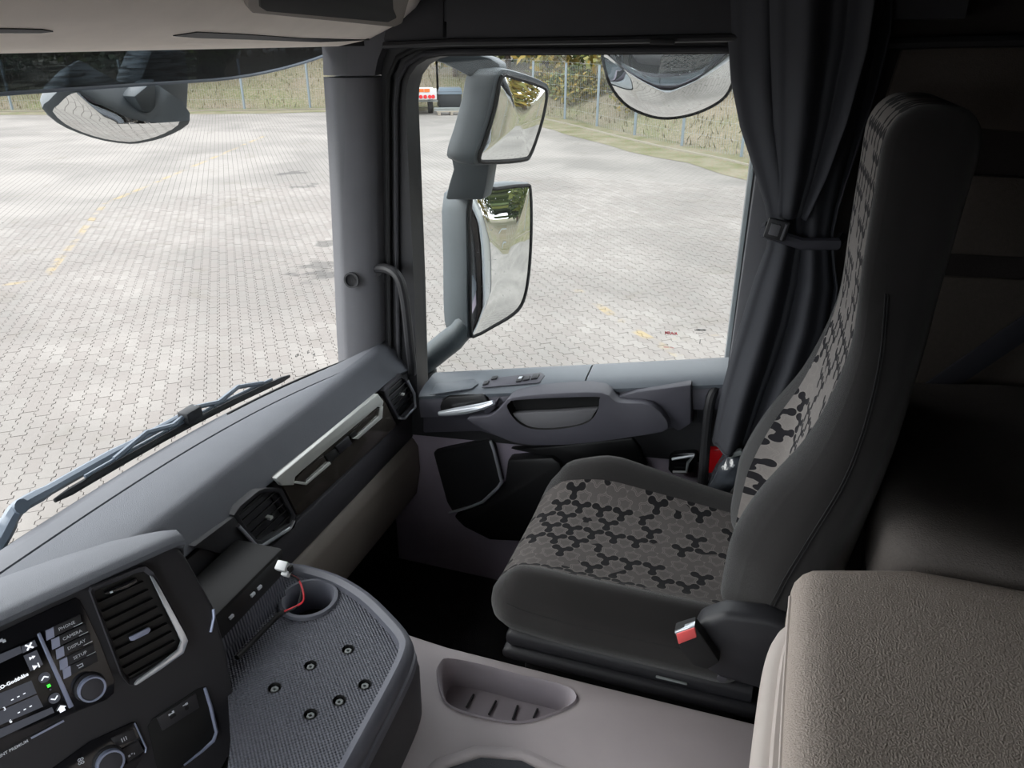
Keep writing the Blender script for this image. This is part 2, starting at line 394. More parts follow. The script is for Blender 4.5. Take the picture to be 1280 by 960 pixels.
def pattern_mat(name, iu, iv, cell, base, dark, line, share=.56):
    m, t, p = base_mat(name); co = coords(t); sx = t.new('ShaderNodeSeparateXYZ'); t.l.new(co, sx.inputs[0])
    x = t.m('DIVIDE', sx.outputs[iu], cell); y = t.m('DIVIDE', sx.outputs[iv], cell); s3 = math.sqrt(3)
    yy = t.m('DIVIDE', y, s3)
    ax = t.m('SUBTRACT', t.m('FRACT', x), .5); ay = t.m('MULTIPLY', t.m('SUBTRACT', t.m('FRACT', yy), .5), s3)
    bx = t.m('SUBTRACT', t.m('FRACT', t.m('ADD', x, .5)), .5); by = t.m('MULTIPLY', t.m('SUBTRACT', t.m('FRACT', t.m('ADD', yy, .5)), .5), s3)
    la = t.m('ADD', t.m('MULTIPLY', ax, ax), t.m('MULTIPLY', ay, ay)); lb = t.m('ADD', t.m('MULTIPLY', bx, bx), t.m('MULTIPLY', by, by))
    k = t.m('LESS_THAN', la, lb); k1 = t.m('SUBTRACT', 1.0, k)
    gx = t.m('ADD', t.m('MULTIPLY', ax, k), t.m('MULTIPLY', bx, k1)); gy = t.m('ADD', t.m('MULTIPLY', ay, k), t.m('MULTIPLY', by, k1))
    cx = t.m('SUBTRACT', x, gx); cy = t.m('SUBTRACT', y, gy)
    cb = t.new('ShaderNodeCombineXYZ'); t.l.new(t.m('ROUND', t.m('MULTIPLY', cx, 4.0)), cb.inputs[0]); t.l.new(t.m('ROUND', t.m('MULTIPLY', cy, 4.0)), cb.inputs[1])
    wn = t.new('ShaderNodeTexWhiteNoise', noise_dimensions='3D'); t.l.new(cb.outputs[0], wn.inputs['Vector'])
    D = None
    for a in (30, 150, 270):
        ex, ey = .34*math.cos(math.radians(a)), .34*math.sin(math.radians(a))
        h = t.m('MINIMUM', t.m('MAXIMUM', t.m('DIVIDE', t.m('ADD', t.m('MULTIPLY', gx, ex), t.m('MULTIPLY', gy, ey)), .1156), 0.0), 1.0)
        dx = t.m('SUBTRACT', gx, t.m('MULTIPLY', h, ex)); dy = t.m('SUBTRACT', gy, t.m('MULTIPLY', h, ey))
        seg = t.m('SUBTRACT', t.m('SQRT', t.m('ADD', t.m('MULTIPLY', dx, dx), t.m('MULTIPLY', dy, dy))), .125)
        qx = t.m('SUBTRACT', gx, ex); qy = t.m('SUBTRACT', gy, ey)
        bl = t.m('SUBTRACT', t.m('SQRT', t.m('ADD', t.m('MULTIPLY', qx, qx), t.m('MULTIPLY', qy, qy))), .185)
        d = t.m('MINIMUM', seg, bl); D = d if D is None else t.m('MINIMUM', D, d)
    ins = t.m('LESS_THAN', D, 0.0)
    big = t.noise(9, 2, co)
    pick = t.m('LESS_THAN', t.m('ADD', t.m('MULTIPLY', wn.outputs['Value'], .6), t.m('MULTIPLY', big, .4)), share)
    ln = t.m('LESS_THAN', t.m('ABSOLUTE', t.m('SUBTRACT', D, .035)), .016)
    ln2 = t.m('LESS_THAN', t.m('ABSOLUTE', t.m('SUBTRACT', D, .10)), .012)
    c = t.mix(t.noise(600, 2, co), tuple(q*.8 for q in lin(base)), tuple(q*1.2 for q in lin(base)))
    c = t.mix(t.m('MAXIMUM', ln, ln2), c, lin(line)); c = t.mix(t.m('MULTIPLY', ins, pick), c, lin(dark))
    t.l.new(c, p.inputs['Base Color']); p.inputs['Roughness'].default_value = .95; p.inputs['Specular IOR Level'].default_value = .1
    p.inputs['Sheen Weight'].default_value = .05
    t.l.new(t.bump(t.m('ADD', t.noise(1500, 2, co), t.m('MULTIPLY', D, 2.0)), .3, .002), p.inputs['Normal']); M[name] = m
pattern_mat('pattern_cushion', 0, 1, .049, (82, 78, 77), (27, 26, 28), (106, 101, 98))
pattern_mat('pattern_back_lit', 1, 2, .043, (126, 121, 118), (38, 37, 40), (133, 128, 124), .62)  # same fabric as the cushion; stronger light on the backrest put into the colour

# ================================================================== OUTSIDE
WS_POLY = [(-5, 100), (415, 85), (432, 458), (330, 492), (-5, 700)]
DW_POLY = [(510, 75), (950, 75), (945, 220), (905, 447), (522, 465)]
def inside(p, poly):
    x, y = p; c = False; n = len(poly)
    for i in range(n):
        (x1, y1), (x2, y2) = poly[i], poly[(i+1) % n]
        if (y1 > y) != (y2 > y) and x < (x2-x1)*(y-y1)/(y2-y1)+x1: c = not c
    return c
cu_, su_ = math.cos(PA), math.sin(PA)
def uv2w(u, v, z=GZ): return Vector((u*cu_-v*su_, u*su_+v*cu_, z))
PAVED = [(-3.3, 1.6), (-13.0, 8.0), (-10.0, 14.5), (-4.5, 17), (1.4, 17), (1.4, 4.2), (-1.5, 3.0)]
yard = empty('paved_yard', (0, 12, GZ), 'pale grey zigzag block paving covering the whole yard outside', kind='structure')
b = MB().prism([(x, y, GZ-.03) for x, y in PAVED], (0, 0, -.1)); b.build('sand_bed', 'joint_sand', yard)
cen = Vector((sum(p[0] for p in PAVED)/len(PAVED), sum(p[1] for p in PAVED)/len(PAVED)))
hole = [Vector((*(cen+(Vector(p)-cen)*.985), GZ-.004)) for p in PAVED]
b = MB().holes([Vector((x, y, GZ-.004)) for x, y in ((-90, -60), (70, -60), (70, 75), (-90, 75))], [hole])
b.build('far_paving', 'paver_stone_far', yard)
PL, PW, PG = .225, .1125, .0028
def zig(v):
    q = (v/.1125) % 1.0; a = .0115
    if q < .36: return a
    if q < .50: return a-2*a*(q-.36)/.14
    if q < .86: return -a
    return -a+2*a*(q-.86)/.14
def paver_shape():
    vs = [0, .0405, .0563, .0968, .1125, .153, .1688, .2093, .225]
    vs = [min(max(x, PG), PL-PG) for x in vs]
    Lf = [(PG+zig(v if 0 < v < PL else v), v) for v in vs]; Rt = [(PW-PG+zig(v), v) for v in vs]
    return [(u, v) for u, v in Lf]+[(u, v) for u, v in Rt[::-1]]
PSH = paver_shape()
def paver_geom(mb, org, dz, w=True):
    top = [(org+Vector((u*cu_-v*su_, u*su_+v*cu_, dz))) for u, v in PSH]; n = len(top)
    low = [p+Vector((0, 0, -.03)) for p in top]
    o = len(mb.v); mb.v += top+low
    half = n//2
    for i in range(half-1): mb.f.append([o+i, o+n-1-i, o+n-2-i, o+i+1])
    for i in range(n): j = (i+1) % n; mb.f.append([o+i, o+j, o+n+j, o+n+i])
cells = []
for iu in range(-140, 160):
    for iv in range(-60, 120):
        u0 = iu*PW; v0 = iv*PL+(PW if iu % 2 else 0)
        c = uv2w(u0+PW/2, v0+PL/2)
        if not inside((c.x, c.y), PAVED): continue
        x, y, z = proj(c); vis = False
        if z > 0:
            vis = inside((x, y), WS_POLY) and x > -5 and not (50 < x < 240 and y < 184)
            if not vis: vis = inside((x, y), DW_POLY) and not (548 < x < 668 and y < 425) and not (522 < x < 582 and y > 410)
        cells.append(((c-CAM).length+(0 if vis else 1000), uv2w(u0, v0)))
cells.sort(key=lambda q: q[0])
pm = MB(); paver_geom(pm, Vector((0, 0, 0)), 0)
p0 = None
for d, org in cells[:300]:
    if p0 is None:
        p0 = pm.build('paver', 'paver_stone', yard, angle=30); 
        for v in p0.data.vertices: v.co += BASE[yard.name]
        o = p0
    else: o = p0.copy(); COL.objects.link(o); o.parent = yard
    o.location = org-BASE[yard.name]+Vector((0, 0, random.uniform(-.0015, .0015)))
pf = MB()
for d, org in cells[300:]: paver_geom(pf, org, random.uniform(-.0015, .0015))
pf.build('paver_field', 'paver_stone', yard, kind='stuff', angle=30, recalc=False, weld=False)

# fences, bank
KC = at(548, 134, 'z', GZ)
A_px = [(-60, 140), (16, 139.2), (160, 138.6), (306, 138), (388, 136.4), (470, 135.2)]
B_px = [(625, 138), (666, 144), (706, 151), (746, 160), (793, 171.5), (852, 185), (926, 199), (1040, 226)]
A_end = Vector((-75, 8, GZ)); B_end = Vector((42, -8, GZ))
A_pts = [at(x, y, 'z', GZ) for x, y in A_px]; B_pts = [at(x, y, 'z', GZ) for x, y in B_px]
A_pts = [A_pts[0]+(A_end-A_pts[0])*k for k in (1, .75, .5, .25)]+A_pts
B_pts = B_pts+[B_pts[-1]+(B_end-B_pts[-1])*k for k in (.12, .24, .36, .5, .65, .8, 1)]
def fence(pts, label, h, seed):
    f = empty('mesh_fence', pts[len(pts)//2], label, 'fence')
    for p in pts:
        mb = MB().box(p+Vector((0, 0, h/2)), (.075, .075, h)); mb.box(p+Vector((0, 0, h+.01)), (.085, .085, .02)); mb.box(p+Vector((0, 0, .02)), (.2, .2, .04))
        mb.build('post', 'post_green', f)
    for a, c in zip(pts[:-1], pts[1:]):
        mb = MB(); L = (c-a).length; d = (c-a)/L; side = Vector((-d.y, d.x, 0))*.003
        for z in [h*.02+k*.4 for k in range(int(h/.4)+1)]:
            q = Vector((0, 0, z)); mb.prism([a+q-side, a+q+side, a+q+side+Vector((0, 0, .005)), a+q-side+Vector((0, 0, .005))], c-a)
        n = int(L/.1)
        for k in range(n):
            p = a+d*(k*L/n); mb.prism([p-d*.0025-side, p+d*.0025-side, p+d*.0025+side, p-d*.0025+side], (0, 0, h-.04))
        mb.build('wire_panel', 'wire_grey', f, flat=True, weld=False, recalc=False, kind='stuff')
    return f
fence(A_pts+[KC], 'green steel mesh fence along the far yard edge, seen through the windscreen', 2.0, 1)
fence([KC]+B_pts, 'green steel mesh fence seen through the door window behind the mirrors', 2.0, 2)
line = A_pts+[KC]+B_pts
def outward(i):
    a = line[max(0, i-1)]; c = line[min(len(line)-1, i+1)]; d = (c-a).normalized(); n = Vector((-d.y, d.x, 0))
    return n if n.y > 0 or n.x > 0 else -n
fine = []
for i in range(len(line)-1):
    n = max(2, int((line[i+1]-line[i]).length/1.2))
    for k in range(n): fine.append((line[i].lerp(line[i+1], k/n), outward(i).lerp(outward(i+1), k/n).normalized()))
prof = [(-.15, -.05), (.3, .06), (1.0, .30), (2.0, .75), (3.2, 1.25), (4.6, 1.7), (6.5, 2.05), (9, 2.25), (14, 2.45), (26, 2.7)]
rows = []
from mathutils import noise as mnoise
for p, n in fine:
    rows.append([p+n*w+Vector((0, 0, h+(mnoise.noise(Vector((p.x*.35+n.x*w, p.y*.35+n.y*w, 3)))*.22*min(1, w/2) if w > 0 else 0))) for w, h in prof])
mb = MB().grid(rows); bank = mb.build('grass_bank', 'bank_grass', angle=80); struct(bank, 'dry grassy bank rising behind the fences')
tuft = MB()
for k in range(14000):
    i = random.randrange(len(fine)-1); p, n = fine[i]
    if not (-45 < p.x < 8): continue
    w = random.uniform(.1, 7)
    for (w0, h0), (w1, h1) in zip(prof[:-1], prof[1:]):
        if w0 <= w <= w1: h = h0+(h1-h0)*(w-w0)/(w1-w0); break
    q = p+n*w+(fine[i+1][0]-p)*random.random()+Vector((0, 0, h+.02)); s = random.uniform(.10, .26); a = random.random()*6.28
    dx = Vector((math.cos(a), math.sin(a), 0))*.022
    tuft.add([q-dx, q+dx, q+Vector((random.uniform(-.12, .12), random.uniform(-.12, .12), s))], [(0, 1, 2)])
tag(tuft.build('dry_grass_tufts', 'dry_grass', flat=True, weld=False, recalc=False), 'dry straw coloured grass tufts covering the bank behind the fence', 'grass', kind='stuff')
# mossy verge and kerb at the foot of fence B
m_, t_, p_ = base_mat('moss_verge'); co_ = coords(t_)
c_ = t_.mix(t_.ramp(t_.noise(1.2, 5, co_), .35, .65), lin((78, 83, 48)), lin((109, 104, 88)))
c_ = t_.mix(t_.ramp(t_.noise(14, 4, co_), .5, .7), c_, lin((104, 83, 65)))
t_.l.new(c_, p_.inputs['Base Color']); p_.inputs['Roughness'].default_value = .95; M['moss_verge'] = m_
rows = []
for i, (p, n) in enumerate(fine):
    j = mnoise.noise(Vector((p.x*.8, p.y*.8, 0)))*.35
    rows.append([p-n*(1.7+j)+Vector((0, 0, .002)), p-n*1.0+Vector((0, 0, .015)), p-n*.55+Vector((0, 0, .03)), p+n*.3+Vector((0, 0, .08))])
struct(MB().grid(rows).build('grass_verge', 'moss_verge', angle=80), 'mossy strip with fallen leaves at the foot of the fences')
mb = MB(); 
for i in range(len(fine)-1):
    a, n = fine[i]; c, n2 = fine[i+1]
    mb.prism([a-n*.62, a-n*.54, a-n*.54+Vector((0, 0, .07)), a-n*.62+Vector((0, 0, .07))], (c-a))
struct(mb.build('trim_1', 'kerb_stone', flat=True, weld=False), 'low stone kerb edging the paved yard')
# trees and shrubs beyond the fences
def crown_mesh(name, leaf, n, blobs, size):
    mb = MB()
    for k in range(n):
        bx, by, bz, br = random.choice(blobs)
        while True:
            d = Vector((random.uniform(-1, 1), random.uniform(-1, 1), random.uniform(-1, 1)))
            if .35 < d.length < 1: break
        q = Vector((bx, by, bz))+d*br; a = Vector((random.uniform(-1, 1), random.uniform(-1, 1), random.uniform(-1, 1))).normalized(); c = a.orthogonal().normalized()
        s = size*random.uniform(.6, 1.3)
        mb.add([q-a*s, q+c*s*.5, q+a*s, q-c*s*.5], [(0, 1, 2, 3)])
    o = mb.build(name, leaf, flat=True, weld=False, recalc=False, origin=(0, 0, 0)); me = o.data; bpy.data.objects.remove(o); return me
TB = [(0, 0, 2.6, 1.5), (.9, .3, 1.5, 1.2), (-.9, -.2, 1.4, 1.25), (.2, -.8, 1.2, 1.1), (-.1, .8, 2.4, 1.3), (0, 0, 3.8, 1.0)]
SB = [(0, 0, .7, .8), (.8, .1, .6, .7), (-.8, 0, .55, .7), (.1, .6, .9, .7)]
crowns = {k: crown_mesh('crown', k, 1900, TB, .17) for k in ('leaf_green', 'leaf_yellow', 'leaf_dark')}
shrubs = {k: crown_mesh('foliage', k, 900, SB, .11) for k in ('leaf_green', 'leaf_yellow')}
tm = MB().tube([(0, 0, -.3), (.05, 0, 1.2), (0, .06, 2.4), (.1, 0, 3.6)], [.14, .11, .08, .04], 7)
for d in ((.9, .3, 2.9), (-.9, -.2, 2.7), (.2, -.8, 2.5)): tm.tube([(0, 0, 1.5), Vector(d)*.6+Vector((0, 0, .7)), d], [.06, .04, .02], 5)
_tr = tm.build('trunk', 'bark', origin=(0, 0, 0)); trunk_me = _tr.data; bpy.data.objects.remove(_tr)
def tree(p, kind, s, label, group):
    t = empty('deciduous_tree', p, label, 'tree', group); t.scale = (s, s, s); t.rotation_euler.z = random.random()*6
    for nm, me in (('crown', crowns[kind]), ('trunk', trunk_me)):
        o = bpy.data.objects.new(nm, me); COL.objects.link(o); o.parent = t
def bankpt(i, w):
    p, n = fine[max(0, min(len(fine)-1, i))]
    for (w0, h0), (w1, h1) in zip(prof[:-1], prof[1:]):
        if w0 <= w <= w1: h = h0+(h1-h0)*(w-w0)/(w1-w0); break
    return p+n*w+Vector((0, 0, h))
def near_i(px):                                     # fence station that shows at a pixel column
    best = min(range(len(fine)), key=lambda i: abs(proj(fine[i][0])[0]-px) if proj(fine[i][0])[2] > 5 else 9e9); return best
ORD = ('first', 'second', 'third', 'fourth', 'fifth', 'sixth', 'seventh', 'eighth', 'ninth')
for k, px in enumerate((-15, 45, 105, 165, 225, 285, 335, 385)):
    tree(bankpt(near_i(px), (2.7 if k < 6 else 6.5)+.9*(k % 3)), ('leaf_dark', 'leaf_green', 'leaf_dark')[k % 3], 1.05+.15*(k % 2),
         ORD[k]+' tree from the left along the bank behind the smoked visor', 'trees behind the windscreen fence')
for k, px in enumerate((535, 575, 625, 665, 700, 735, 775)):
    tree(bankpt(near_i(px), 3.0+.9*(k % 2)), ('leaf_yellow', 'leaf_green')[k % 2], 1.0+.12*(k % 3),
         ORD[k]+' autumn tree from the left above the fence in the door window', 'trees behind the door window fence')
for k in range(8):
    i = len(fine)-4-5*k
    tree(bankpt(i, 3+1.5*(k % 3)), ('leaf_green', 'leaf_yellow', 'leaf_dark')[k % 3], 1.35+.15*(k % 3),
         'tree behind the truck seen only in the door mirrors', 'trees behind the truck')
for k, (px, w) in enumerate(((640, 1.9), (668, 2.1), (690, 1.7), (722, 2.2), (755, 1.8), (800, 3.6), (880, 4.6), (915, 4.0))):
    s = empty('wild_shrub', bankpt(near_i(px), w)+Vector((0, 0, -.1)), ORD[k]+' low wild shrub from the left on the bank in the door window', 'shrub', 'shrubs on the bank')
    sc = random.uniform(.7, 1.1); s.scale = (sc, sc, sc*.9); s.rotation_euler.z = random.random()*6
    o = bpy.data.objects.new('foliage', shrubs[('leaf_yellow', 'leaf_green')[k % 2]]); COL.objects.link(o); o.parent = s
# parked trailer and odds and ends in the yard corner
TP = at(527, 143, 'z', GZ); ang = math.radians(27)
def frame_at(p, a): return Matrix.Translation(p) @ Matrix.Rotation(a, 4, 'Z')
t = empty('flatbed_trailer', TP, 'white flatbed trailer with red round lamps parked by the fence', 'trailer', mtx=frame_at(TP, ang))
MB().box((-.35, 1.6, .80), (2.0, 3.2, .10)).build('bed', 'trailer_white', t, bevel=.01)
MB().box((-.35, -.02, .78), (2.0, .06, .42)).build('tail_board', 'trailer_white', t, bevel=.01)
for x in (.02, .26): MB().box((x, -.06, .92), (.22, .02, .13)).build('marker_board', 'orange_board', t)
for x in (.06, .24, .42, .56): MB().disc((x-.06, -.05, .68), (0, -1, 0), .075, .03, 14).build('tail_lamp', 'red_lens', t)
for x in (-.95, .3):
    MB().disc((x, .6, .34), (1, 0, 0), .34, .2, 18).build('wheel', 'tyre', t, bevel=.02)
MB().box((-.85, -.1, .42), (.75, .35, .2)).build('tool_crate', 'mirror_dark', t, bevel=.02)
MB().box((-.1, .2, .5), (1.6, .08, .06)).build('axle_beam', 'wire_grey', t)
q = at(563, 136, 'z', GZ); c = empty('covered_crate', q, 'blue-grey covered crate standing beside the white trailer', 'crate', mtx=frame_at(q, ang))
MB().box((0, .3, .36), (1.0, .8, .72)).build('crate_body', 'mirror_dark', c, bevel=.02)
MB().prism([(-.55, -.15, .6), (.55, -.15, .6), (.5, -.02, .86), (-.42, -.02, .86)], (0, .8, 0)).build('cover', 'tarp_blue', c, bevel=.02)
q = at(564, 143, 'z', GZ); c = empty('wooden_pallet', q, 'weathered pallet with steel frames lying by the trailer', 'pallet', mtx=frame_at(q, ang))
for k in range(4): MB().box((0, -.3+.2*k, .13), (1.2, .12, .025)).build('deck_board', 'pallet_wood', c)
for x in (-.5, 0, .5): MB().box((x, 0, .06), (.1, .8, .11)).build('block', 'pallet_wood', c)
for z in (.17, .24): MB().box((-.02, .05, z), (1.35, .06, .05)).build('steel_frame', 'wire_grey', c)

# ================================================================== CAB SHELL
YR, YL, XB, XF, ZC = 1.80, -.44, 1.0, -1.22, 2.05
def xe(y): return -1.19+.11*(min(1.15, abs(y-.70)/.90))**3
struct(MB().box((-.1, .69, -.03), (2.3, 2.4, .06)).build('floor', 'carpet_black', bevel=.005), 'black carpet of the cab floor')
struct(MB().box((-.1, .69, ZC+.03), (2.3, 2.5, .06)).build('ceiling', 'wall_fabric'), 'dark cab ceiling')
struct(MB().box((XB+.03, .69, 1.0), (.06, 2.5, 2.1)).build('wall_back', 'wall_fabric'), 'dark rear wall of the cab')
mb = MB()
for c, s in (((.43, YL-.03, 1.0), (1.18, .06, 2.1)), ((-.57, YL-.03, .33), (1.06, .06, .72)), ((-.57, YL-.03, 1.8), (1.06, .06, .54)), ((-1.0, YL-.03, 1.1), (.14, .06, .9))): mb.box(c, s)
struct(mb.build('wall_left', 'wall_fabric'), 'dark driver side wall of the cab')
struct(MB().box((-.48, YL-.03, 1.11), (.92, .006, .85)).build('window_1', 'glass'), 'driver door window')
# wall behind the passenger door
wr = struct(MB().box((.51, YR+.04, 1.0), (1.0, .08, 2.1)).build('wall_right', 'wall_fabric', origin=(.5, YR, 0)), 'dark fabric side wall behind the passenger seat')
def wall_quad(px, y, d, name, m, bev=.008):
    pts = [at(a, b_, 'y', y) for a, b_ in px]; return MB().prism(pts, (0, d, 0)).build(name, m, wr, bevel=bev)
wall_quad([(1128, 58), (1290, 56), (1290, 168), (1098, 150)], 1.785, .02, 'upper_panel', 'wall_panel', .01)
wall_quad([(1200, 218), (1290, 222), (1290, 324), (1178, 318)], 1.785, .02, 'middle_panel', 'wall_panel', .01)
wall_quad([(1170, 345), (1290, 350), (1290, 520), (1140, 500)], 1.79, .015, 'lower_panel', 'wall_panel', .01)
MB().tube(ats([(1100, 55), (1190, 52), (1300, 50)], 'y', 1.775), .012).build('trim_rail', 'trim_black', wr)
# front wall below and above the windscreen, follows the screen's curve
ys = [-.46+2.32*k/30 for k in range(31)]
mb = MB().loft([[Vector((xe(y)-.05, y, -.05)), Vector((xe(y)-.05, y, .70)), Vector((xe(y)-.0, y, .70)), Vector((xe(y)-.0, y, -.05))] for y in ys])
mb.loft([[Vector((xe(y)+.04, y, 1.53)), Vector((xe(y)+.04, y, 2.1)), Vector((xe(y)+.10, y, 2.1)), Vector((xe(y)+.10, y, 1.53))] for y in ys])
struct(mb.build('wall_front', 'trim_black'), 'front wall of the cab below and above the windscreen')
def ws_pt(y, k, off=0):  return Vector((xe(y)-.035+.10*k+off, y, .70+.835*k))
gl = MB().grid([[ws_pt(-.42+2.2*i/40, k/10) for k in range(11)] for i in range(41)])
gl.build('window_2', 'glass', angle=80); w2 = bpy.data.objects['window_2']; struct(w2, 'large curved windscreen')
def ws_text(t_, size, px, py, m):
    p = at(px, py, 'x', xe(1.6)-.026)
    text_mesh(t_, size, Matrix.Translation(p-BASE['window_2']) @ Matrix.Rotation(math.radians(90), 4, 'Z') @ Matrix.Rotation(math.radians(90), 4, 'X'), m, w2, 'etched_mark', .0002, thick=.0003)
ws_text('43R', .011, 369, 446, 'print_black'); ws_text('E2', .010, 384, 441, 'print_black'); ws_text('AS1', .008, 391, 444, 'print_black')
# passenger A-pillar trim (two shells with a joint) and its tweeter
def pillar(pxl, pxr, name, par=None):
    rings = []
    for (xl, yl), (xr, yr) in zip(pxl, pxr):
        a = at(xl, yl, 'y', 1.70); c = at(xr, yr, 'y', 1.735); c.z = a.z
        rings.append([a, a.lerp(c, .2)+Vector((0, -.014, 0)), a.lerp(c, .75)+Vector((0, -.012, 0)), c, c+Vector((.0, .12, 0)), a+Vector((-.03, .15, 0)), a+Vector((-.03, .02, 0))])
    return MB().loft(rings).build(name, 'pillar_grey', par, angle=50)
tp = empty('trim_2', at(440, 440, 'y', 1.74), 'grey A-pillar trim between windscreen and passenger door', kind='structure')
pillar([(412.5, 97), (417, 170), (421, 250), (425, 340), (428, 420), (431, 470)], [(468, 97), (470, 170), (471, 250), (473, 340), (475, 420), (477, 470)], 'lower_shell', tp)
pillar([(409, 20), (410, 50), (412, 75), (412.5, 94.5)], [(500, 20), (482, 50), (472, 75), (468, 94.5)], 'upper_shell', tp)
c = at(440, 350, 'y', 1.692); nn = Vector((.1, -1, .1))
tw = MB().ring(c, nn, .021, .016, .006).build('tweeter_ring', 'trim_black', tp); MB().disc(c, nn, .0165, .003).build('tweeter_mesh', 'grille_black', tp)
# ------------------------------------------------------------------ passenger door
def S_(x): return .654+.1925*(x+.9)
door = empty('door_1', (-.44, 1.78, 0), 'passenger door with grey trim, armrest and speaker', kind='structure')
# window frame: dark surround with rounded front corner
fy = 1.765
hole = ats([(507, 130), (508, 110), (512, 95), (521, 82), (534, 74), (550, 70.5), (700, 69), (938, 67)], 'y', fy)
xr = -.035
hole[-1] = Vector((xr, fy, hole[-1].z)); hole += [Vector((xr, fy, .70))]+ats([(522, 500), (517, 350)], 'y', fy)
outer = ats([(476, 45), (476, 30)], 'y', fy)+[Vector((.05, fy, 1.57)), Vector((.05, fy, .55))]+ats([(482, 540), (480, 300)], 'y', fy)
mb = MB().holes(outer, [hole]); mb.holes([p+Vector((0, .075, 0)) for p in outer], [[p+Vector((0, .075, 0)) for p in hole]])
n = len(hole); hb = [p+Vector((0, .075, 0)) for p in hole]
mb.add(hole+hb, [(i, (i+1) % n, n+(i+1) % n, n+i) for i in range(n)])
mb.build('window_frame', 'trim_black', door, angle=40)
MB().tube(ats([(488, 470), (486, 300), (485, 130), (487, 95), (497, 72), (520, 60), (560, 56), (908, 52)], 'y', 1.757), .007).build('door_seal', 'rubber', door)
MB().tube(ats([(499, 480), (496, 300), (495, 130), (498, 100), (508, 80), (528, 68), (560, 64.5), (912, 62)], 'y', 1.757), .006).build('frame_bead', 'header_dark', door)
gp = ats([(500, 130), (515, 75), (540, 62), (960, 60), (960, 480), (515, 500)], 'y', 1.82)
g = MB().prism(gp, (0, .004, 0)).build('window_3', 'glass'); struct(g, 'passenger door window pane')
# etched marks near the lower rear corner of the pane
def on_pane(px, py, ang=0):
    p = at(px, py, 'y', 1.8185); return Matrix.Translation(p) @ Matrix.Rotation(math.radians(ang), 4, 'Y') @ Matrix.Rotation(math.radians(90), 4, 'X')
gb = BASE['window_3']
def pane_text(s, size, px, py, m, ang=-9, bold=0):
    o = text_mesh(s, size, Matrix.Translation(-gb) @ on_pane(px, py, ang), m, g, 'etched_mark', bold, thick=.0003)
pane_text('MRA/A', .0105, 831, 416, 'print_red', -2, .0004); pane_text('Safety Glass', .0055, 829.5, 433.5, 'print_red', -2)
pane_text('LAMINATED', .0050, 868.5, 412.5, 'print_black', -6, .0004); pane_text('E1 43R-001', .0038, 870, 416.5, 'print_black', -6)
MB().box(at(875, 427, 'y', 1.8185), (.0015, .0004, .012)).build('etched_mark', 'print_black', g)
# sill ledge in two lengths with a joint at x = -.38
def ledge(x0, x1, low, name, m):
    top, face = [], []
    for k in range(13):
        x = x0+(x1-x0)*k/12; s = S_(x)
        V = lambda y, z: Vector((x, y, z))
        top.append([V(1.84, s-.06), V(1.84, s-.03), V(1.822, s), V(1.80, s+.004), V(1.74, s-.004), V(1.712, s-.012), V(1.70, s-.022), V(1.703, s-.032), V(1.75, s-.05)])
        face.append([V(1.705, s-.032), V(1.7, s-.042), V(1.706, s-low), V(1.79, s-low-.01), V(1.79, s-.04)])
    MB().loft(top).build(name, m, door, angle=45); MB().loft(face).build('sill_face_shaded', 'door_dark', door, angle=45)  # face darker than the top: shade on one plastic put into the colour
ledge(-.842, -.381, .09, 'sill_trim', 'door_ledge_lit'); ledge(-.377, .03, .09, 'sill_trim', 'door_ledge_lit')
# inner panel below the sill
xs = [-1.0, .03]
MB().prism([(-1.12, 1.775, .0), (.03, 1.775, .0), (.03, 1.775, S_(.03)-.06), (-.885, 1.775, S_(-.885)-.05), (-.885, 1.775, .54), (-1.12, 1.775, .54)], (0, .06, 0)).build('inner_panel', 'door_purple', door)
# dark padded band behind the armrest
MB().prism(ats([(528, 500), (640, 497), (790, 484), (868, 474), (866, 530), (838, 537), (780, 546), (640, 552), (600, 540), (528, 542)], 'y', 1.745), (0, .03, 0)).build('upper_pad', 'door_dark', door, bevel=.008)
MB().prism(ats([(868, 474), (905, 466), (905, 520), (872, 530)], 'y', 1.755), (0, .02, 0)).build('rear_recess', 'dash_black', door, bevel=.004)
# armrest with pull pocket
MB().prism(ats([(766, 503), (774, 496), (795, 490), (864, 481), (864, 530), (848, 540), (838, 534), (817, 506)], 'y', 1.682), (0, .06, 0)).build('rear_pad', 'door_dark', door, bevel=.006)
ay = 1.655
ao = ats([(583, 524), (612, 520), (628, 507), (640, 497), (690, 492), (752, 491), (772, 503), (815, 507), (836, 536), (795, 546), (745, 553), (700, 557), (655, 556), (622, 546)], 'y', ay)
ph = ats([(634, 510), (637, 503), (646, 500), (700, 497), (746, 496), (749, 500), (747, 513), (738, 526), (720, 533), (690, 537), (664, 536), (646, 527)], 'y', ay)
ao = smooth(ao, 3, True); ph = smooth(ph, 3, True)
mb = MB().holes(ao, [ph]); n = len(ao); c0 = sum(ao, Vector())/n
bk = [p+Vector((0, .075, 0)) for p in ao]; mb.add(ao+bk, [(i, (i+1) % n, n+(i+1) % n, n+i) for i in range(n)])
arm = mb.build('armrest', 'door_dark', door, bevel=.004, angle=40)
n = len(ph); deep = [p+Vector((0, .038, 0)) for p in ph]
mb = MB().add(ph+deep, [(i, (i+1) % n, n+(i+1) % n, n+i) for i in range(n)]); mb.add(deep, [list(range(n))]); mb.build('pull_pocket', 'hole_shade', arm, recalc=False)
lo = ats([(637, 517), (690, 515), (747, 511), (738, 525.5), (720, 532.5), (690, 536.5), (664, 535.5), (646, 526)], 'y', ay+.010)
MB().prism(lo, (0, .02, 0)).build('pocket_lip', 'pillar_grey', arm, bevel=.003)
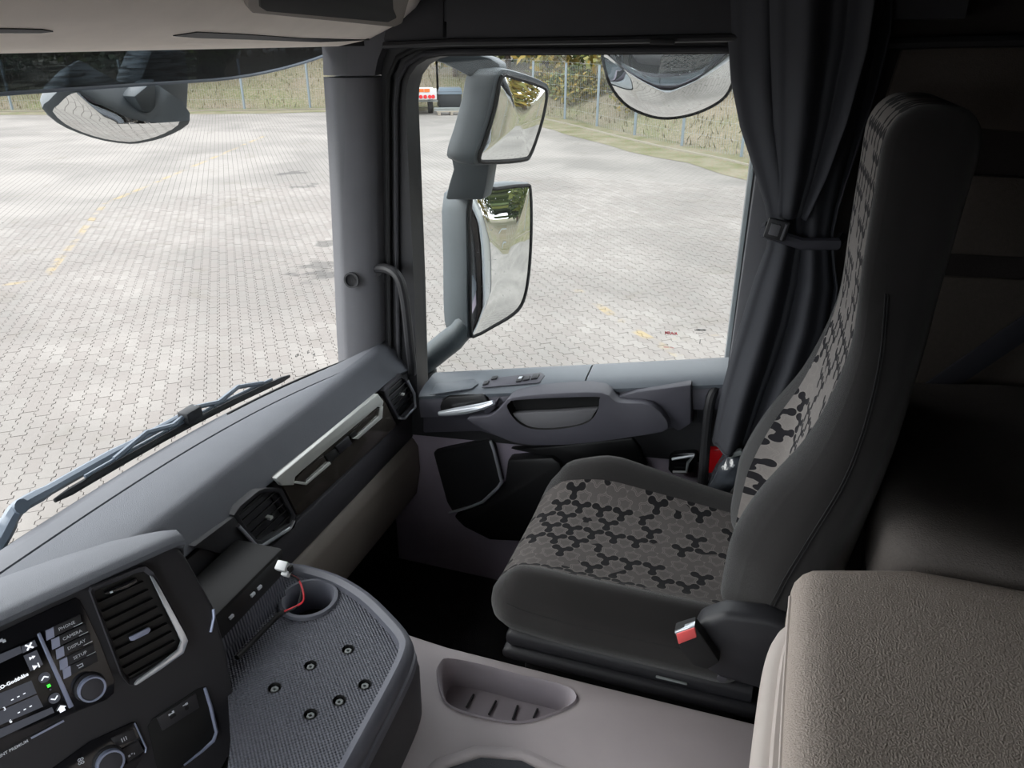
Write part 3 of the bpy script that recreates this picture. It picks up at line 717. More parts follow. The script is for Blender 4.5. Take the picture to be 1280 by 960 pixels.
# handle lever in its recess
MB().prism(ats([(549, 508), (553, 500), (560, 496), (603, 494), (612, 504), (606, 512), (552, 519)], 'y', 1.69), (0, .06, 0)).build('handle_recess', 'vent_black', door, bevel=.006)
h = smooth(ats([(549, 517), (565, 515), (585, 512), (603, 508), (617, 503)], 'y', 1.672), 4)
MB().tube(h, [.007+.006*math.sin(math.pi*min(1, k/(len(h)-1)*1.0)) for k in range(len(h))], 10, .9).build('handle_lever', 'chrome', door)
MB().prism(ats([(604, 512), (621, 501), (618, 512), (607, 521)], 'y', 1.678), (0, .05, 0)).build('handle_pivot', 'door_dark', door, bevel=.004)
# switch panel on the ledge
def on_ledge(px, py): return atp(px, py, (-.6, 1.76, S_(-.6)-.0015), Vector((-.19, -.14, 1)).normalized())
up = Vector((-.19, -.14, 1)).normalized()
def ledge_plate(px, t, name, m, par=door, b_=.001):
    return MB().prism([on_ledge(a, c) for a, c in px], up*t).build(name, m, par, bevel=b_)
sp = ledge_plate([(602, 485), (612, 474), (676, 466), (681, 470), (674, 479)], .002, 'switch_panel', 'door_dark')
for q in ([(603.5, 483), (610, 481.5), (612, 477.5), (606, 478.5)], [(614, 476), (621, 475), (623, 471.5), (616, 472.5)], [(645, 479), (652, 478), (655, 471.5), (648, 472)], [(653.5, 477.5), (662, 476), (663, 471.5), (656, 472)], [(664, 475.5), (672, 474.5), (675, 469), (667, 469.5)]):
    ledge_plate(q, .006, 'rocker_switch', 'dash_black', sp)
ledge_plate([(648, 476), (652, 475.5), (654, 473), (650, 473.3)], .0068, 'switch_symbol', 'print_white', sp, 0)
ledge_plate([(537, 494), (545, 480), (592, 474), (598, 480), (590, 486)], .002, 'blank_cover', 'door_ledge_lit')
# loudspeaker with bright angled trim
spk = MB().prism(ats([(541, 566), (560, 561), (612, 551), (617, 560), (627, 604), (604, 628), (566, 641), (558, 628)], 'y', 1.752), (0, .03, 0)).build('speaker_grille', 'grille_black', door, bevel=.006)
MB().tube(ats([(613, 551), (618, 565), (627, 602), (623, 609), (604, 627), (590, 633), (562, 641)], 'y', 1.748), .005, 8).build('bright_trim', 'chrome', spk)
# map pocket
MB().prism(ats([(634, 575), (690, 572), (700, 580), (712, 620), (700, 680), (612, 676), (580, 660), (566, 646), (606, 631), (630, 606)], 'y', 1.738), (0, .05, 0)).build('map_pocket', 'vent_black', door, bevel=.01)
MB().prism(ats([(636, 562), (700, 557), (790, 547), (800, 560), (808, 583), (806, 592), (790, 640), (700, 640), (695, 574)], 'y', 1.755), (0, .03, 0)).build('lower_recess', 'vent_black', door, bevel=.008)
# chrome catch and red edge lamp near the rear edge
cp = MB().prism(ats([(836, 572), (842, 568), (868, 566), (873, 569), (870, 591), (840, 593), (835, 588)], 'y', 1.745), (0, .03, 0)).build('catch_plate', 'gloss_black', door, bevel=.004)
MB().tube(ats([(840, 574), (868, 569), (860, 578), (858, 590), (841, 590)], 'y', 1.738), .004, 6).build('catch_bow', 'chrome', cp)
MB().prism(ats([(885, 563), (912, 560), (910, 589), (884, 592)], 'y', 1.745), (0, .03, 0)).build('edge_lamp', 'red_lens', door, bevel=.003)
# grab handles
gh = empty('grab_handle', at(517, 470, 'y', 1.70), 'black tubular grab handle on the A-pillar beside the dashboard', 'grab handle')
MB().tube(smooth([at(470, 336, 'y', 1.74), at(484, 336, 'y', 1.715), at(497, 345, 'y', 1.70), at(504, 365, 'y', 1.695), at(509, 400, 'y', 1.695), at(512, 430, 'y', 1.70), at(515, 455, 'y', 1.715), at(515.5, 466, 'y', 1.74)], 4), .0125, 10).build('bar', 'trim_black', gh)
MB().disc(at(471, 336, 'y', 1.745), (.3, -1, 0), .017, .015).build('mount', 'trim_black', gh)
gh = empty('grab_handle', at(876, 625, 'y', 1.70), 'black tubular grab handle behind the door by the curtain hem', 'grab handle')
MB().tube(smooth([at(908, 478, 'y', 1.76), at(898, 483, 'y', 1.72), at(889, 497, 'y', 1.70), at(884, 530, 'y', 1.70), at(880, 580, 'y', 1.70), at(877, 625, 'y', 1.70), at(874, 680, 'y', 1.71)], 4), .0125, 10).build('bar', 'trim_black', gh)
MB().disc(at(908, 478, 'y', 1.775), (.0, -1, 0), .018, .015).build('mount', 'trim_black', gh)
# header above door
hd = empty('trim_3', (-.4, 1.72, 1.56), 'dark header panel above the passenger door', kind='structure')
hp = ats([(557, 49), (557, -60), (960, -60), (965, 44)], 'y', 1.70)
MB().prism(hp, (0, .10, 0)).build('header_panel', 'header_dark', hd, bevel=.006)
MB().prism(ats([(478, 52), (500, -60), (554.5, -60), (554.5, 49)], 'y', 1.705), (0, .10, 0)).build('header_panel', 'header_dark', hd, bevel=.006)
MB().tube(ats([(480, 57), (560, 53), (760, 50), (965, 46)], 'y', 1.70), .008, 8).build('curtain_track', 'trim_black', hd)
MB().box((-.45, 1.77, 1.83), (1.5, .12, .5)).build('upper_header', 'header_dark', hd)
MB().box(at(828, 52, 'y', 1.692), (.05, .012, .010)).build('track_clip', 'rubber', hd, bevel=.002)
# rear frame upright between window and curtain
MB().prism([at(949, 180, 'y', 1.745), Vector((.06, 1.745, at(949, 180, 'y', 1.745).z)), Vector((.06, 1.745, .62)), Vector((xr, 1.745, .62))], (0, .03, 0)).build('rear_upright', 'pillar_grey', hd, bevel=.01)
# outer skin of the cab side (shows in the mirrors)
mb = MB().box((.55, 1.92, .55), (1.2, .03, 3.0)); mb.box((-.5, 1.92, -.05), (1.0, .03, 1.2))
struct(mb.build('wall_outer', 'cab_paint', bevel=.01), 'painted outside of the cab')

# ================================================================== MIRRORS, VISOR, WIPER
ma = math.radians(32)
nM = Vector((math.cos(ma), -math.sin(ma), .085)).normalized(); PM = at(588, 330, 'y', 1.99)
ms = empty('door_mirror', at(575, 440, 'y', 1.95), 'grey twin mirror assembly with wide-angle mirror above outside the door', 'mirror')
def housing(glass_px, shell_px, P, n, depth, name, bev=.012):
    f = [atp(a, b_, P, n) for a, b_ in shell_px]; f = smooth(f, 3, True); k = len(f); c = sum(f, Vector())/k
    rings = []
    for t, s in ((0, .97), (.10, 1.0), (.5, 1.0), (.86, .95), (1.0, .82)): rings.append([c+(p-c)*s-n*depth*t for p in f])
    sh = MB().loft(rings).build(name, 'mirror_shell', ms, angle=50)
    g = smooth([atp(a, b_, P, n) for a, b_ in glass_px], 3, True); cg = sum(g, Vector())/len(g)
    gg = [[cg+(p-cg)*s+n*(.0035+.010*(1-s*s)) for p in g] for s in (1, .8, .6, .4, .2, .04)]
    m = MB().loft(gg, caps=False); m.add(gg[-1], [list(range(len(g)))])
    m.build('mirror_glass', 'mirror', sh, angle=80)
    rim = [cg+(p-cg)*1.0+n*.002 for p in g]; mb = MB(); mb.tube(rim+[rim[0]], .006, 6); mb.build('glass_rim', 'rubber', sh)
    return sh
housing([(589, 243), (620, 236), (655, 232), (662, 238), (663, 290), (660, 340), (654, 373), (642, 391), (615, 408), (594, 419), (588, 412), (587, 330)],
        [(584, 240), (620, 231), (658, 228), (666, 236), (667, 290), (664, 342), (657, 378), (644, 396), (616, 413), (592, 424), (583, 414), (582, 330)], PM, nM, .145, 'main_mirror_shell')
n2 = Vector((math.cos(math.radians(24)), -math.sin(math.radians(24)), -.03)).normalized(); P2 = at(640, 150, 'y', 1.99)
housing([(626, 96), (642, 97), (676, 108), (682, 117), (679, 140), (672, 166), (662, 192), (652, 199), (610, 202), (598, 198), (607, 172), (619, 130)],
        [(621, 88), (644, 88), (680, 101), (687, 112), (683, 142), (675, 170), (665, 197), (654, 204), (606, 207), (590, 203), (600, 168), (612, 125)], P2, n2, .12, 'wide_mirror_shell')
MB().loft([[at(x, y, 'y', 1.97)+Vector((0, d, 0)) for x, y, d in ((xl, yy, 0), (xr_, yy, .0), (xr_, yy, .07), (xl, yy, .07))] for xl, xr_, yy in ((563, 612, 196), (566, 611, 212), (560, 608, 232), (556, 604, 250))]).build('stem', 'mirror_shell', ms, bevel=.008)
MB().loft([[at(x, y, 'y', 1.96)+Vector((0, d, 0)) for x, y, d in ((xx, y0, 0), (xx, y1, .0), (xx, y1, .06), (xx, y0, .06))] for xx, y0, y1 in ((530, 60, 72), (555, 62, 80), (590, 66, 98), (612, 72, 100), (625, 80, 98))]).build('upper_arm', 'mirror_shell', ms, bevel=.008)
MB().tube(smooth([at(524, 460, 'y', 1.93), at(531, 452, 'y', 1.94), at(550, 436, 'y', 1.96), at(572, 418, 'y', 1.98), at(584, 402, 'y', 2.0)], 4), [.044]*6+[.046]*6+[.042]*5, 14, .8).build('lower_arm', 'mirror_shell', ms)
MB().disc(at(528, 462, 'y', 1.93), (0, 0, -1), .044, .07, 20).build('arm_foot', 'mirror_dark', ms)
# kerb mirror over the door
km = empty('kerb_mirror', at(835, 70, 'y', 2.0), 'rounded convex kerb mirror hanging above the door window', 'mirror')
Pk = at(835, 110, 'y', 2.02); nk = Vector((.02, -.72, -.69)).normalized()
ko = smooth([atp(a, b_, Pk, nk) for a, b_ in ((756, 60), (757, 88), (766, 112), (785, 133), (812, 145), (835, 148), (862, 144), (888, 134), (908, 119), (918, 95), (921, 60), (880, 45), (800, 45))], 3, True)
ck = sum(ko, Vector())/len(ko)
gg = [[ck+(p-ck)*s+nk*.035*(1-s*s) for p in ko] for s in (1, .9, .8, .7, .6, .5, .4, .3, .2, .1, .02)]
mb = MB().loft(gg, caps=False); mb.add(gg[-1], [list(range(len(ko)))]); mb.build('mirror_glass', 'mirror', km, angle=80)
MB().tube(ko+[ko[0]], .004, 6).build('rim', 'rubber', km)
MB().loft([[ck+(p-ck)*s-nk*d for p in ko] for s, d in ((1.0, .001), (1.02, .006), (1.0, .03), (.7, .07))]).build('shell', 'mirror_dark', km, angle=50)
MB().tube([ck-nk*.05, ck-nk*.05+Vector((0, -.05, .10)), ck+Vector((0, -.12, .16))], .02, 8).build('bracket', 'mirror_dark', km)
# front mirror
fm = empty('front_mirror', at(200, 64, 'x', -1.34), 'curved front mirror hanging outside the windscreen under the visor', 'mirror')
Pf = at(150, 140, 'x', -1.36); nf = Vector((.40, -.46, -.79)).normalized()
fo_px = [(58, 137), (66, 128), (78, 116), (90, 111), (98, 114), (120, 126), (145, 138), (165, 147), (200, 153), (232, 151), (222, 162), (200, 172), (180, 177), (162, 179), (130, 175), (100, 166), (75, 154)]
fo = smooth([atp(a, b_, Pf, nf) for a, b_ in fo_px], 2, True); cf = sum(fo, Vector())/len(fo)
gg = [[cf+(p-cf)*s+nf*.012*(1-s*s) for p in fo] for s in (1, .85, .7, .55, .4, .25, .12, .02)]
mb = MB().loft(gg, caps=False); mb.add(gg[-1], [list(range(len(fo)))]); mb.build('mirror_glass', 'mirror', fm, angle=80)
MB().loft([[cf+(p-cf)*s-nf*d for p in fo] for s, d in ((1.0, -.002), (1.06, .002), (1.08, .02), (1.0, .05), (.7, .09))]).build('shell', 'mirror_shell', fm, angle=50)
MB().prism([at(x, y, 'x', -1.38) for x, y in ((172, 112), (190, 62), (233, 62), (238, 100), (236, 140), (195, 146))], (-.08, 0, 0)).build('bracket', 'mirror_shell', fm, bevel=.012)
MB().prism([at(x, y, 'x', -1.345) for x, y in ((168, 120), (195, 98), (196, 146), (178, 138))], (-.05, 0, 0)).build('bracket_cheek', 'mirror_shell', fm, bevel=.006)
# smoked outer sun visor: curved acrylic strip
def vis(y, k):
    x0 = -1.31+.14*(max(0, y-.95)/1.1)**2.2+.14*(max(0, .45-y)/1.1)**2.2
    return Vector((x0-.06*(1-k), y, 0))
rows = []
bot = [(-260, 112), (-100, 111), (0, 110), (120, 110), (240, 107), (330, 98), (380, 90), (405, 84), (412, 74)]
for i in range(49):
    y = -.6+2.62*i/48; c = vis(y, 1)
    # bottom edge height: level in the middle, rising at the outer end
    zb = 1.454+.03*(max(0, y-1.6)/.33)**2
    rows.append([Vector((c.x-.05*(1-k/5), y, zb+(1.68-zb)*k/5)) for k in range(6)])
vz = MB().grid(rows); vb = MB(); vb.tube([r[0] for r in rows], .004, 6)
vz = MB().grid([q for q in rows if q[0].y < 1.60]); ve = MB().grid([q for q in rows if q[0].y > 1.545])
v = tag(vz.build('sun_visor', 'smoke', angle=80), 'smoked translucent sun visor strip outside the windscreen top', 'sun visor')
vb.build('lower_edge', 'wiper_metal', v); ve.build('end_section', 'smoke_dark', v, angle=80)
# wiper
wp = empty('windscreen_wiper', at(20, 650, 'x', -1.25), 'dark wiper arm and blade resting along the windscreen base', 'wiper')
wx = -1.25
MB().tube(smooth([at(-30, 720, 'x', wx), at(0, 672, 'x', wx), at(12, 650, 'x', wx), at(25, 633, 'x', wx), at(60, 613, 'x', wx), at(140, 568, 'x', wx), at(238, 514, 'x', wx+.015)], 4), [.019]*8+[.016]*8+[.013]*5+[.009]*4, 8, .8).build('arm', 'wiper_metal', wp)
b0, b1 = at(68, 626, 'x', wx+.02), at(362, 470, 'x', wx+.06)
bl = [b0.lerp(b1, k/20)+Vector((0, 0, .012*math.sin(math.pi*k/20))) for k in range(21)]
MB().tube(bl, [.003]+[.006]*19+[.003], 6, 1.5).build('blade', 'wiper_rubber', wp)
MB().tube([p+Vector((0, 0, .013)) for p in bl[2:19]], .004, 6).build('blade_spine', 'wiper_metal', wp)
for a, c in ((4, 9), (8, 13), (12, 17)):
    MB().tube([bl[a]+Vector((0, 0, .014)), (bl[a]+bl[c])/2+Vector((0, 0, .034)), bl[c]+Vector((0, 0, .014))], .006, 6).build('bow', 'wiper_metal', wp)
MB().box((bl[10]+Vector((0, 0, .022))), (.03, .05, .03)).build('clip', 'wiper_rubber', wp, bevel=.004)
MB().disc(at(24, 633, 'x', wx+.014), (1, 0, .3), .014, .008, 12).build('hinge_pin', 'wiper_metal', wp)

# ================================================================== OVERHEAD CONSOLE
oc = empty('overhead_console', (-.9, .7, 1.53), 'pale beige overhead console above the windscreen with a dark open compartment', 'console')
rows = []
secs = [(-1.10, 1.56), (-1.09, 1.535), (-1.06, 1.528), (-.98, 1.530), (-.90, 1.540), (-.83, 1.568), (-.78, 1.605), (-.73, 1.66), (-.70, 1.75), (-.69, 1.88), (-.69, 2.04), (-1.1, 2.04)]
for i in range(45):
    y = -.42+2.15*i/44; e = max(0, (y-1.62)/.11); k = min(1, e)
    off = max(0, abs(y-.7)-.5)*.05
    rows.append([Vector((x+off*(1 if x < -.9 else 0)-.03*(k**2)*max(0, (x+1.05)/.33), y, z+.03*k**3*(1 if z < 1.6 else .2))) for x, z in secs])
body = MB().loft(rows).build('body', 'roof_beige', oc, angle=50)
def oc_pt(px, py, lift=.0):                        # pixel on the sloping underside
    P = Vector((-.83, .8, 1.568)); n = Vector((.55, 0, -1)).normalized(); return atp(px, py, P, n)+n*lift
nO = Vector((.55, 0, -1)).normalized()
comp = [oc_pt(a, b_, .004) for a, b_ in ((306, -30), (308, 8), (314, 15), (490, 33), (503, 27), (512, -5), (512, -30))]
rim = MB().prism(comp, -nO*.03).build('compartment_rim', 'beige_grey', oc, bevel=.006)
MB().prism([oc_pt(a, b_, .008) for a, b_ in ((320, -30), (322, 4), (330, 9), (482, 24), (494, 18), (490, 8), (488, -30))], -nO*.02).build('compartment_shade', 'hole_shade', rim, bevel=.003)  # flat dark plate, the compartment's inner shade put into its colour
for pts in ([(-60, 34), (10, 35), (52, 36), (66, 38.5), (50, 40), (-60, 40)], [(216, 44), (246, 39.5), (300, 42), (380, 47.5), (440, 49), (462, 49.5), (400, 52), (310, 48.5), (246, 46.5)]):
    P = Vector((-.865, .8, 1.554)); n = Vector((.4, 0, -1)).normalized()
    MB().prism([atp(a, b_, P, n)+n*.0015 for a, b_ in pts], -n*.004).build('slot', 'mirror_dark', oc)  # dark plate laid on the underside in place of a groove's shade

# ================================================================== DASHBOARD
da = empty('dashboard', (-1.0, .9, .24), 'grey padded passenger side dashboard with vents and silver trim', 'dashboard')
Y0, Y1 = -.42, 1.80
def xsm(y):
    q = (y-.70)/.90; return min(xe(y)+.105+.03*max(0, q)**2, -.972)
def drow(pts_fn, n=60): return [pts_fn(Y0+(Y1-Y0)*i/n) for i in range(n+1)]
def endfall(y): return .02*max(0, (y-1.62)/.155)**2
MB().grid(drow(lambda y: [Vector((xe(y)-.03, y, .706)), Vector((xe(y)-.008, y, .728)), Vector((xe(y)+.02, y, .740)), Vector(((xe(y)+xsm(y))/2, y, .757)), Vector((xsm(y)-.004, y, .768)), Vector((xsm(y)-.001, y, .762))])).build('screen_ledge', 'dash_ledge', da, angle=30)
MB().grid(drow(lambda y: [Vector((xsm(y)+.000, y, .760)), Vector((xsm(y)+.003, y, .769)), Vector((xsm(y)*.5-.485, y, .772)), Vector((-.962, y, .771-endfall(y)*.4)), Vector((-.950, y, .768-endfall(y)*.5)), Vector((-.941, y, .760-endfall(y)*.8)), Vector((-.922, y, .737-endfall(y))), Vector((-.905, y, .716-endfall(y))), Vector((-.899, y, .708-endfall(y))), Vector((-.903, y, .702-endfall(y))), Vector((-.93, y, .70))])).build('top_pad', 'dash_soft', da, angle=35)
MB().tube([Vector((xe(y)+.028, y, .745)) for y in [1.28+.40*k/12 for k in range(13)]], .0035, 6).build('demister_slot', 'rubber', da)
fx = -.90
MB().prism([(fx, .55, .70), (fx, Y1, .685), (fx, Y1, .565), (fx, .55, .575)], (-.12, 0, 0)).build('fascia', 'dash_black', da, bevel=.006)
MB().prism([(fx+.004, .55, .571), (fx+.004, Y1, .560), (fx-.006, Y1, .46), (fx-.006, .55, .47)], (-.12, 0, 0)).build('lower_band', 'dash_dark', da, bevel=.01)
gb_ = MB().loft([[Vector((fx+dx, y, z)) for dx, z in ((-.004, .466), (.012, .44), (.014, .36), (-.002, .27), (-.03, .24), (-.14, .24), (-.14, .466))] for y in (1.03, 1.05, 1.4, 1.755, 1.775)])
gb_.build('glovebox_lid', 'beige_grey', da, bevel=.006)
MB().box((-1.05, .75, .25), (.16, 2.0, .5)).build('under_panel', 'vent_black', da)
MB().box((-1.0, .0, .45), (.2, .84, .55)).build('driver_side_panel', 'dash_black', da, bevel=.03)
# gloss decor with silver blade
def fxp(px, py, x): return at(px, py, 'x', x)
def fpoly(pts, x, t, name, m, par, bev=.002): return MB().prism([fxp(a, b_, x) for a, b_ in pts], (-t, 0, 0)).build(name, m, par, bevel=bev)
dz = lambda l: [(230+a/3.555, 450+b_/3.555) for a, b_ in l]
dec = fpoly(dz([(405, 525), (860, 148), (890, 175), (945, 285), (940, 300), (520, 685), (505, 690), (450, 575)]), -.893, .02, 'decor_panel', 'gloss_brown', da, .003)
sil = fpoly(dz([(410, 527), (862, 150), (888, 183), (882, 212), (862, 208), (525, 492), (495, 520), (490, 556), (438, 558)]), -.886, .012, 'silver_blade', 'silver', da, .002)
fpoly(dz([(490, 548), (545, 556), (655, 462), (650, 452), (545, 545), (500, 538)]), -.884, .006, 'blade_edge', 'silver', sil, .001)
fpoly(dz([(752, 350), (775, 352), (882, 258), (886, 205), (874, 216), (868, 250), (770, 338)]), -.884, .006, 'blade_edge', 'silver', sil, .001)
fpoly(dz([(498, 532), (528, 496), (622, 425), (640, 462), (546, 546), (500, 545)]), -.888, .004, 'dark_inlay', 'gloss_brown', sil, .001)
fpoly(dz([(760, 315), (862, 214), (878, 220), (868, 248), (772, 338)]), -.888, .004, 'dark_inlay', 'gloss_brown', sil, .001)
fpoly(dz([(626, 425), (678, 390), (697, 418), (650, 458)]), -.887, .004, 'grip_hollow', 'hole_shade', sil, .001)
fpoly(dz([(678, 385), (732, 338), (750, 372), (698, 415)]), -.884, .006, 'grip_tab', 'dash_black', sil, .002)
fpoly(dz([(736, 335), (760, 312), (776, 335), (752, 352)]), -.887, .004, 'grip_hollow', 'hole_shade', sil, .001)
def face_vent(outl, x, name, frame_m, nsl, trim_px, knob_px, cheek):
    o = [fxp(a, b_, x) for a, b_ in outl]; c = sum(o, Vector())/len(o)
    inn = [c+(p-c)*.84 for p in o]; n = len(o)
    v = MB().add(o+inn+[p+Vector((-.03, 0, 0)) for p in o]+[p+Vector((-.035, 0, 0)) for p in inn],
        [(i, (i+1) % n, n+(i+1) % n, n+i) for i in range(n)]+[(i, (i+1) % n, 2*n+(i+1) % n, 2*n+i) for i in range(n)]+[(n+i, n+(i+1) % n, 3*n+(i+1) % n, 3*n+i) for i in range(n)])
    fr = v.build(name, frame_m, da, bevel=.0015)
    MB().prism([p+Vector((-.026, 0, 0)) for p in inn], (-.006, 0, 0)).build('duct', 'hole_shade', fr)
    ys_ = [p.y for p in inn]; zs_ = [p.z for p in inn]
    for k in range(nsl):
        z = min(zs_)+(max(zs_)-min(zs_))*(k+.5)/nsl
        cut = []
        for i in range(n):
            a, b_ = inn[i], inn[(i+1) % n]
            if (a.z > z) != (b_.z > z): cut.append(a.y+(b_.y-a.y)*(z-a.z)/(b_.z-a.z))
        if len(cut) >= 2:
            y0, y1 = min(cut), max(cut)
            MB().box(((x-.012), (y0+y1)/2, z), (.018, y1-y0, .0022), Matrix.Rotation(math.radians(-20), 3, 'Y')).build('slat', 'vent_shade', fr)
    kp = fxp(*knob_px, x-.002); MB().box(kp, (.014, .010, .006)).build('slider', 'silver', fr, bevel=.001)
    MB().tube([fxp(a, b_, x+.002) for a, b_ in trim_px], .0042, 8).build('bright_trim', 'chrome', fr)
    MB().prism([fxp(a, b_, x-.004) for a, b_ in cheek], (-.02, 0, 0)).build('thumbwheel_cheek', 'gloss_black', fr, bevel=.002)
    return fr
face_vent(dz([(222, 690), (250, 650), (330, 582), (362, 570), (425, 568), (440, 580), (498, 690), (490, 735), (345, 828), (318, 822), (262, 755)]), -.891, 'air_vent', 'dash_black', 6,
          dz([(240, 735), (318, 822), (345, 828), (470, 748), (488, 715)]), dz([(378, 700)])[0], dz([(385, 605), (425, 590), (470, 690), (440, 690)]))
face_vent(dz([(893, 140), (905, 118), (968, 62), (985, 72), (1028, 140), (1036, 185), (1030, 215), (978, 268), (952, 262), (900, 165)]), -.889, 'air_vent', 'dash_dark', 6,
          dz([(995, 95), (1025, 150), (1028, 210), (980, 262), (955, 258)]), dz([(968, 152)])[0], dz([(985, 90), (1000, 105), (1022, 160), (1008, 175)]))
# slanted dark cheek left of the first vent
fpoly(dz([(45, 830), (230, 690), (320, 825), (490, 740), (500, 700), (520, 690), (430, 790), (290, 888), (150, 860)]), -.892, .02, 'vent_surround', 'dash_black', da, .004)

# ================================================================== CENTRE CONSOLE (infotainment and climate)
fa = math.radians(25); ft = math.radians(18)
aX = Vector((math.sin(fa), math.cos(fa), 0)); nH = Vector((math.cos(fa), -math.sin(fa), 0))
bD = nH*math.sin(ft)-Vector((0, 0, 1))*math.cos(ft); zU = -bD; yI = zU.cross(aX)
P0 = Vector((-.80, .735, .845))
FM = Matrix(((aX.x, yI.x, zU.x, P0.x), (aX.y, yI.y, zU.y, P0.y), (aX.z, yI.z, zU.z, P0.z), (0, 0, 0, 1)))
cc = empty('infotainment_console', P0, 'dark centre console turned to the driver with screen, buttons and air vent', 'console', mtx=FM)
FI = FM.inverted()
def fl(px, py, d=0):                               # pixel -> console face coordinates, d = how far proud of the face
    p = FI @ atp(px, py, P0-yI*d, yI); return Vector((p.x, -d, p.z))
def fplate(pts, d, t, name, m, par, bev=.0008, seg=2): return MB().prism([fl(a, b_, d) for a, b_ in pts], (0, t, 0)).build(name, m, par, bevel=bev, seg=seg)
z3 = lambda l: [(a/3, 640+b_/3) for a, b_ in l]
edge = z3([(640, 98), (700, 170), (800, 350), (850, 520), (892, 780), (890, 850), (850, 930), (800, 1010)])
fo_ = [fl(a, b_) for a, b_ in edge]
outl = [Vector((-.52, 0, fl(0, 770).z))]+fo_+[Vector((fo_[-1].x, 0, -.42)), Vector((-.52, 0, -.42))]
outl[0] = Vector((-.52, 0, 0.0)); 
MB().prism(outl, (0, .14, -.07)).build('housing', 'dash_black', cc, bevel=.006, seg=3)
# padded hood
hr = []
def itp(tab, t):
    for (a, va), (b_, vb_) in zip(tab[:-1], tab[1:]):
        if t <= b_: return va+(vb_-va)*max(0, (t-a)/(b_-a))
    return tab[-1][1]
HD = [(-.52, .20), (-.30, .195), (-.197, .182), (-.133, .162), (-.055, .117), (-.02, .075), (.006, .04), (.016, .028)]
for u in (-.52, -.42, -.30, -.24, -.197, -.165, -.133, -.095, -.055, -.035, -.02, -.006, .004, .011, .016):
    D_ = itp(HD, u); e = max(0, (u+.006)/.022)**2
    hr.append([Vector((u, y, z-.004*e)) for y, z in ((-.001, -.012), (-.009, -.009), (-.011, -.002), (-.006, .006), (.006, .010), (D_*.5, .0125), (D_*.85, .010), (D_, .004), (D_+.012, -.012), (D_+.02, -.07), (.01, -.02))])
MB().loft(hr).build('hood', 'dash_soft', cc, angle=45)
disp = fplate(z3([(-200, 545), (0, 450), (200, 357), (285, 320), (300, 330), (372, 480), (430, 630), (428, 680), (400, 705), (230, 775), (0, 902), (-200, 1000)]), .002, .01, 'display_panel', 'gloss_black', cc, .001)
scr = fplate(z3([(-160, 600), (0, 528), (148, 462), (262, 738), (240, 752), (0, 856), (-160, 930)]), .0032, .003, 'screen', 'screen_black', disp, .0004)
def ui(pts, name, m, d=.0040): return fplate(z3(pts), d, .0007, name, m, scr, 0)
ui([(80, 505), (130, 480), (140, 503), (86, 530)], 'tools_tile', 'tile_grey'); ui([(88, 540), (138, 518), (162, 572), (114, 598)], 'track_tile', 'tile_grey')
ui([(-60, 705), (118, 632), (138, 680), (-60, 765)], 'preset_tile', 'tile_grey'); ui([(-60, 772), (140, 686), (162, 730), (-60, 825)], 'preset_tile', 'tile_grey')
ui([(-60, 560), (0, 534), (76, 503), (84, 528), (-60, 596)], 'title_bar', 'tile_grey'); ui([(-60, 840), (195, 732), (204, 752), (0, 848), (-60, 878)], 'footer_bar', 'tile_grey')
def face_rot(): return Matrix.Rotation(math.radians(90), 4, 'X')
def ftext(s, size, px, py, m, par, d=.0046, bold=0, align='CENTER', shear=0):
    p = fl(px, py, d); return text_mesh(s, size, Matrix.Translation(p) @ face_rot(), m, par, 'lettering', bold, align)
ftext('RO-Godth\u00e5bs', .0066, *z3([(106, 607)])[0], 'ui_white', scr, bold=.0002, align='RIGHT')
ftext('- - -', .012, *z3([(68, 690)])[0], 'ui_white', scr); ftext('- - -', .012, *z3([(92, 738)])[0], 'ui_white', scr)
ftext('3', .007, *z3([(17, 738)])[0], 'ui_white', scr); ftext('6', .007, *z3([(40, 785)])[0], 'ui_white', scr)
def ficon(pts, c, name='symbol', m='ui_white', par=scr, d=.0050, s=1.0):
    cx, cz = c.x, c.z
    for q in pts: MB().prism([Vector((cx+a*s, -d, cz+b_*s)) for a, b_ in q], (0, .0004, 0)).build(name, m, par)
mm = .001
def R4(x, y, w, h, a=0):
    ca, sa = math.cos(a), math.sin(a); return [((x+ca*u-sa*v)*mm, (y+sa*u+ca*v)*mm) for u, v in ((-w/2, -h/2), (w/2, -h/2), (w/2, h/2), (-w/2, h/2))]
ficon([R4(0, 0, 11, 2.2, .8), R4(0, 0, 11, 2.2, -.8)], fl(*z3([(107, 501)])[0]))
tri = lambda x, s=3: [((x-s*.5)*mm, -s*.6*mm), ((x+s*.5)*mm, 0), ((x-s*.5)*mm, s*.6*mm)]
ficon([tri(-1.5, 4), tri(2, 4)], fl(*z3([(118, 542)])[0])); ficon([tri(-1, 6), R4(3, 0, 1.5, 7)], fl(*z3([(133, 575)])[0]))
for (a, b_), s in (((166, 620), 1), ((204, 698), -1)):
    c = fl(a/3, 640+b_/3, .0038); MB().disc(c, (0, -1, 0), .0072, .0012, 18).build('touch_key', 'tile_grey', scr)
    ficon([R4(-2, 0, 6, 1.6, .7*s), R4(2, 0, 6, 1.6, -.7*s)], c, d=.0056)
ficon([R4(0, 0, 4, 4)], fl(*z3([(180, 648)])[0]), 'status_led', 'led_green'); ficon([R4(0, 0, 2.4, 2.4)], fl(*z3([(186, 662)])[0]), 'status_led', 'tile_grey')
ficon([R4(0, -2.4, 7, 5), [(-6*mm, 0), (6*mm, 0), (0, 5*mm)]], fl(*z3([(228, 733)])[0]))
fplate(z3([(140, 460), (152, 452), (278, 728), (260, 738)]), .0055, .004, 'silver_strip', 'satin_blue', disp, .0008)
bt = [(190, 432, 296, 385), (205, 468, 308, 420), (222, 505, 322, 458), (238, 545, 336, 497), (250, 585, 350, 537)]
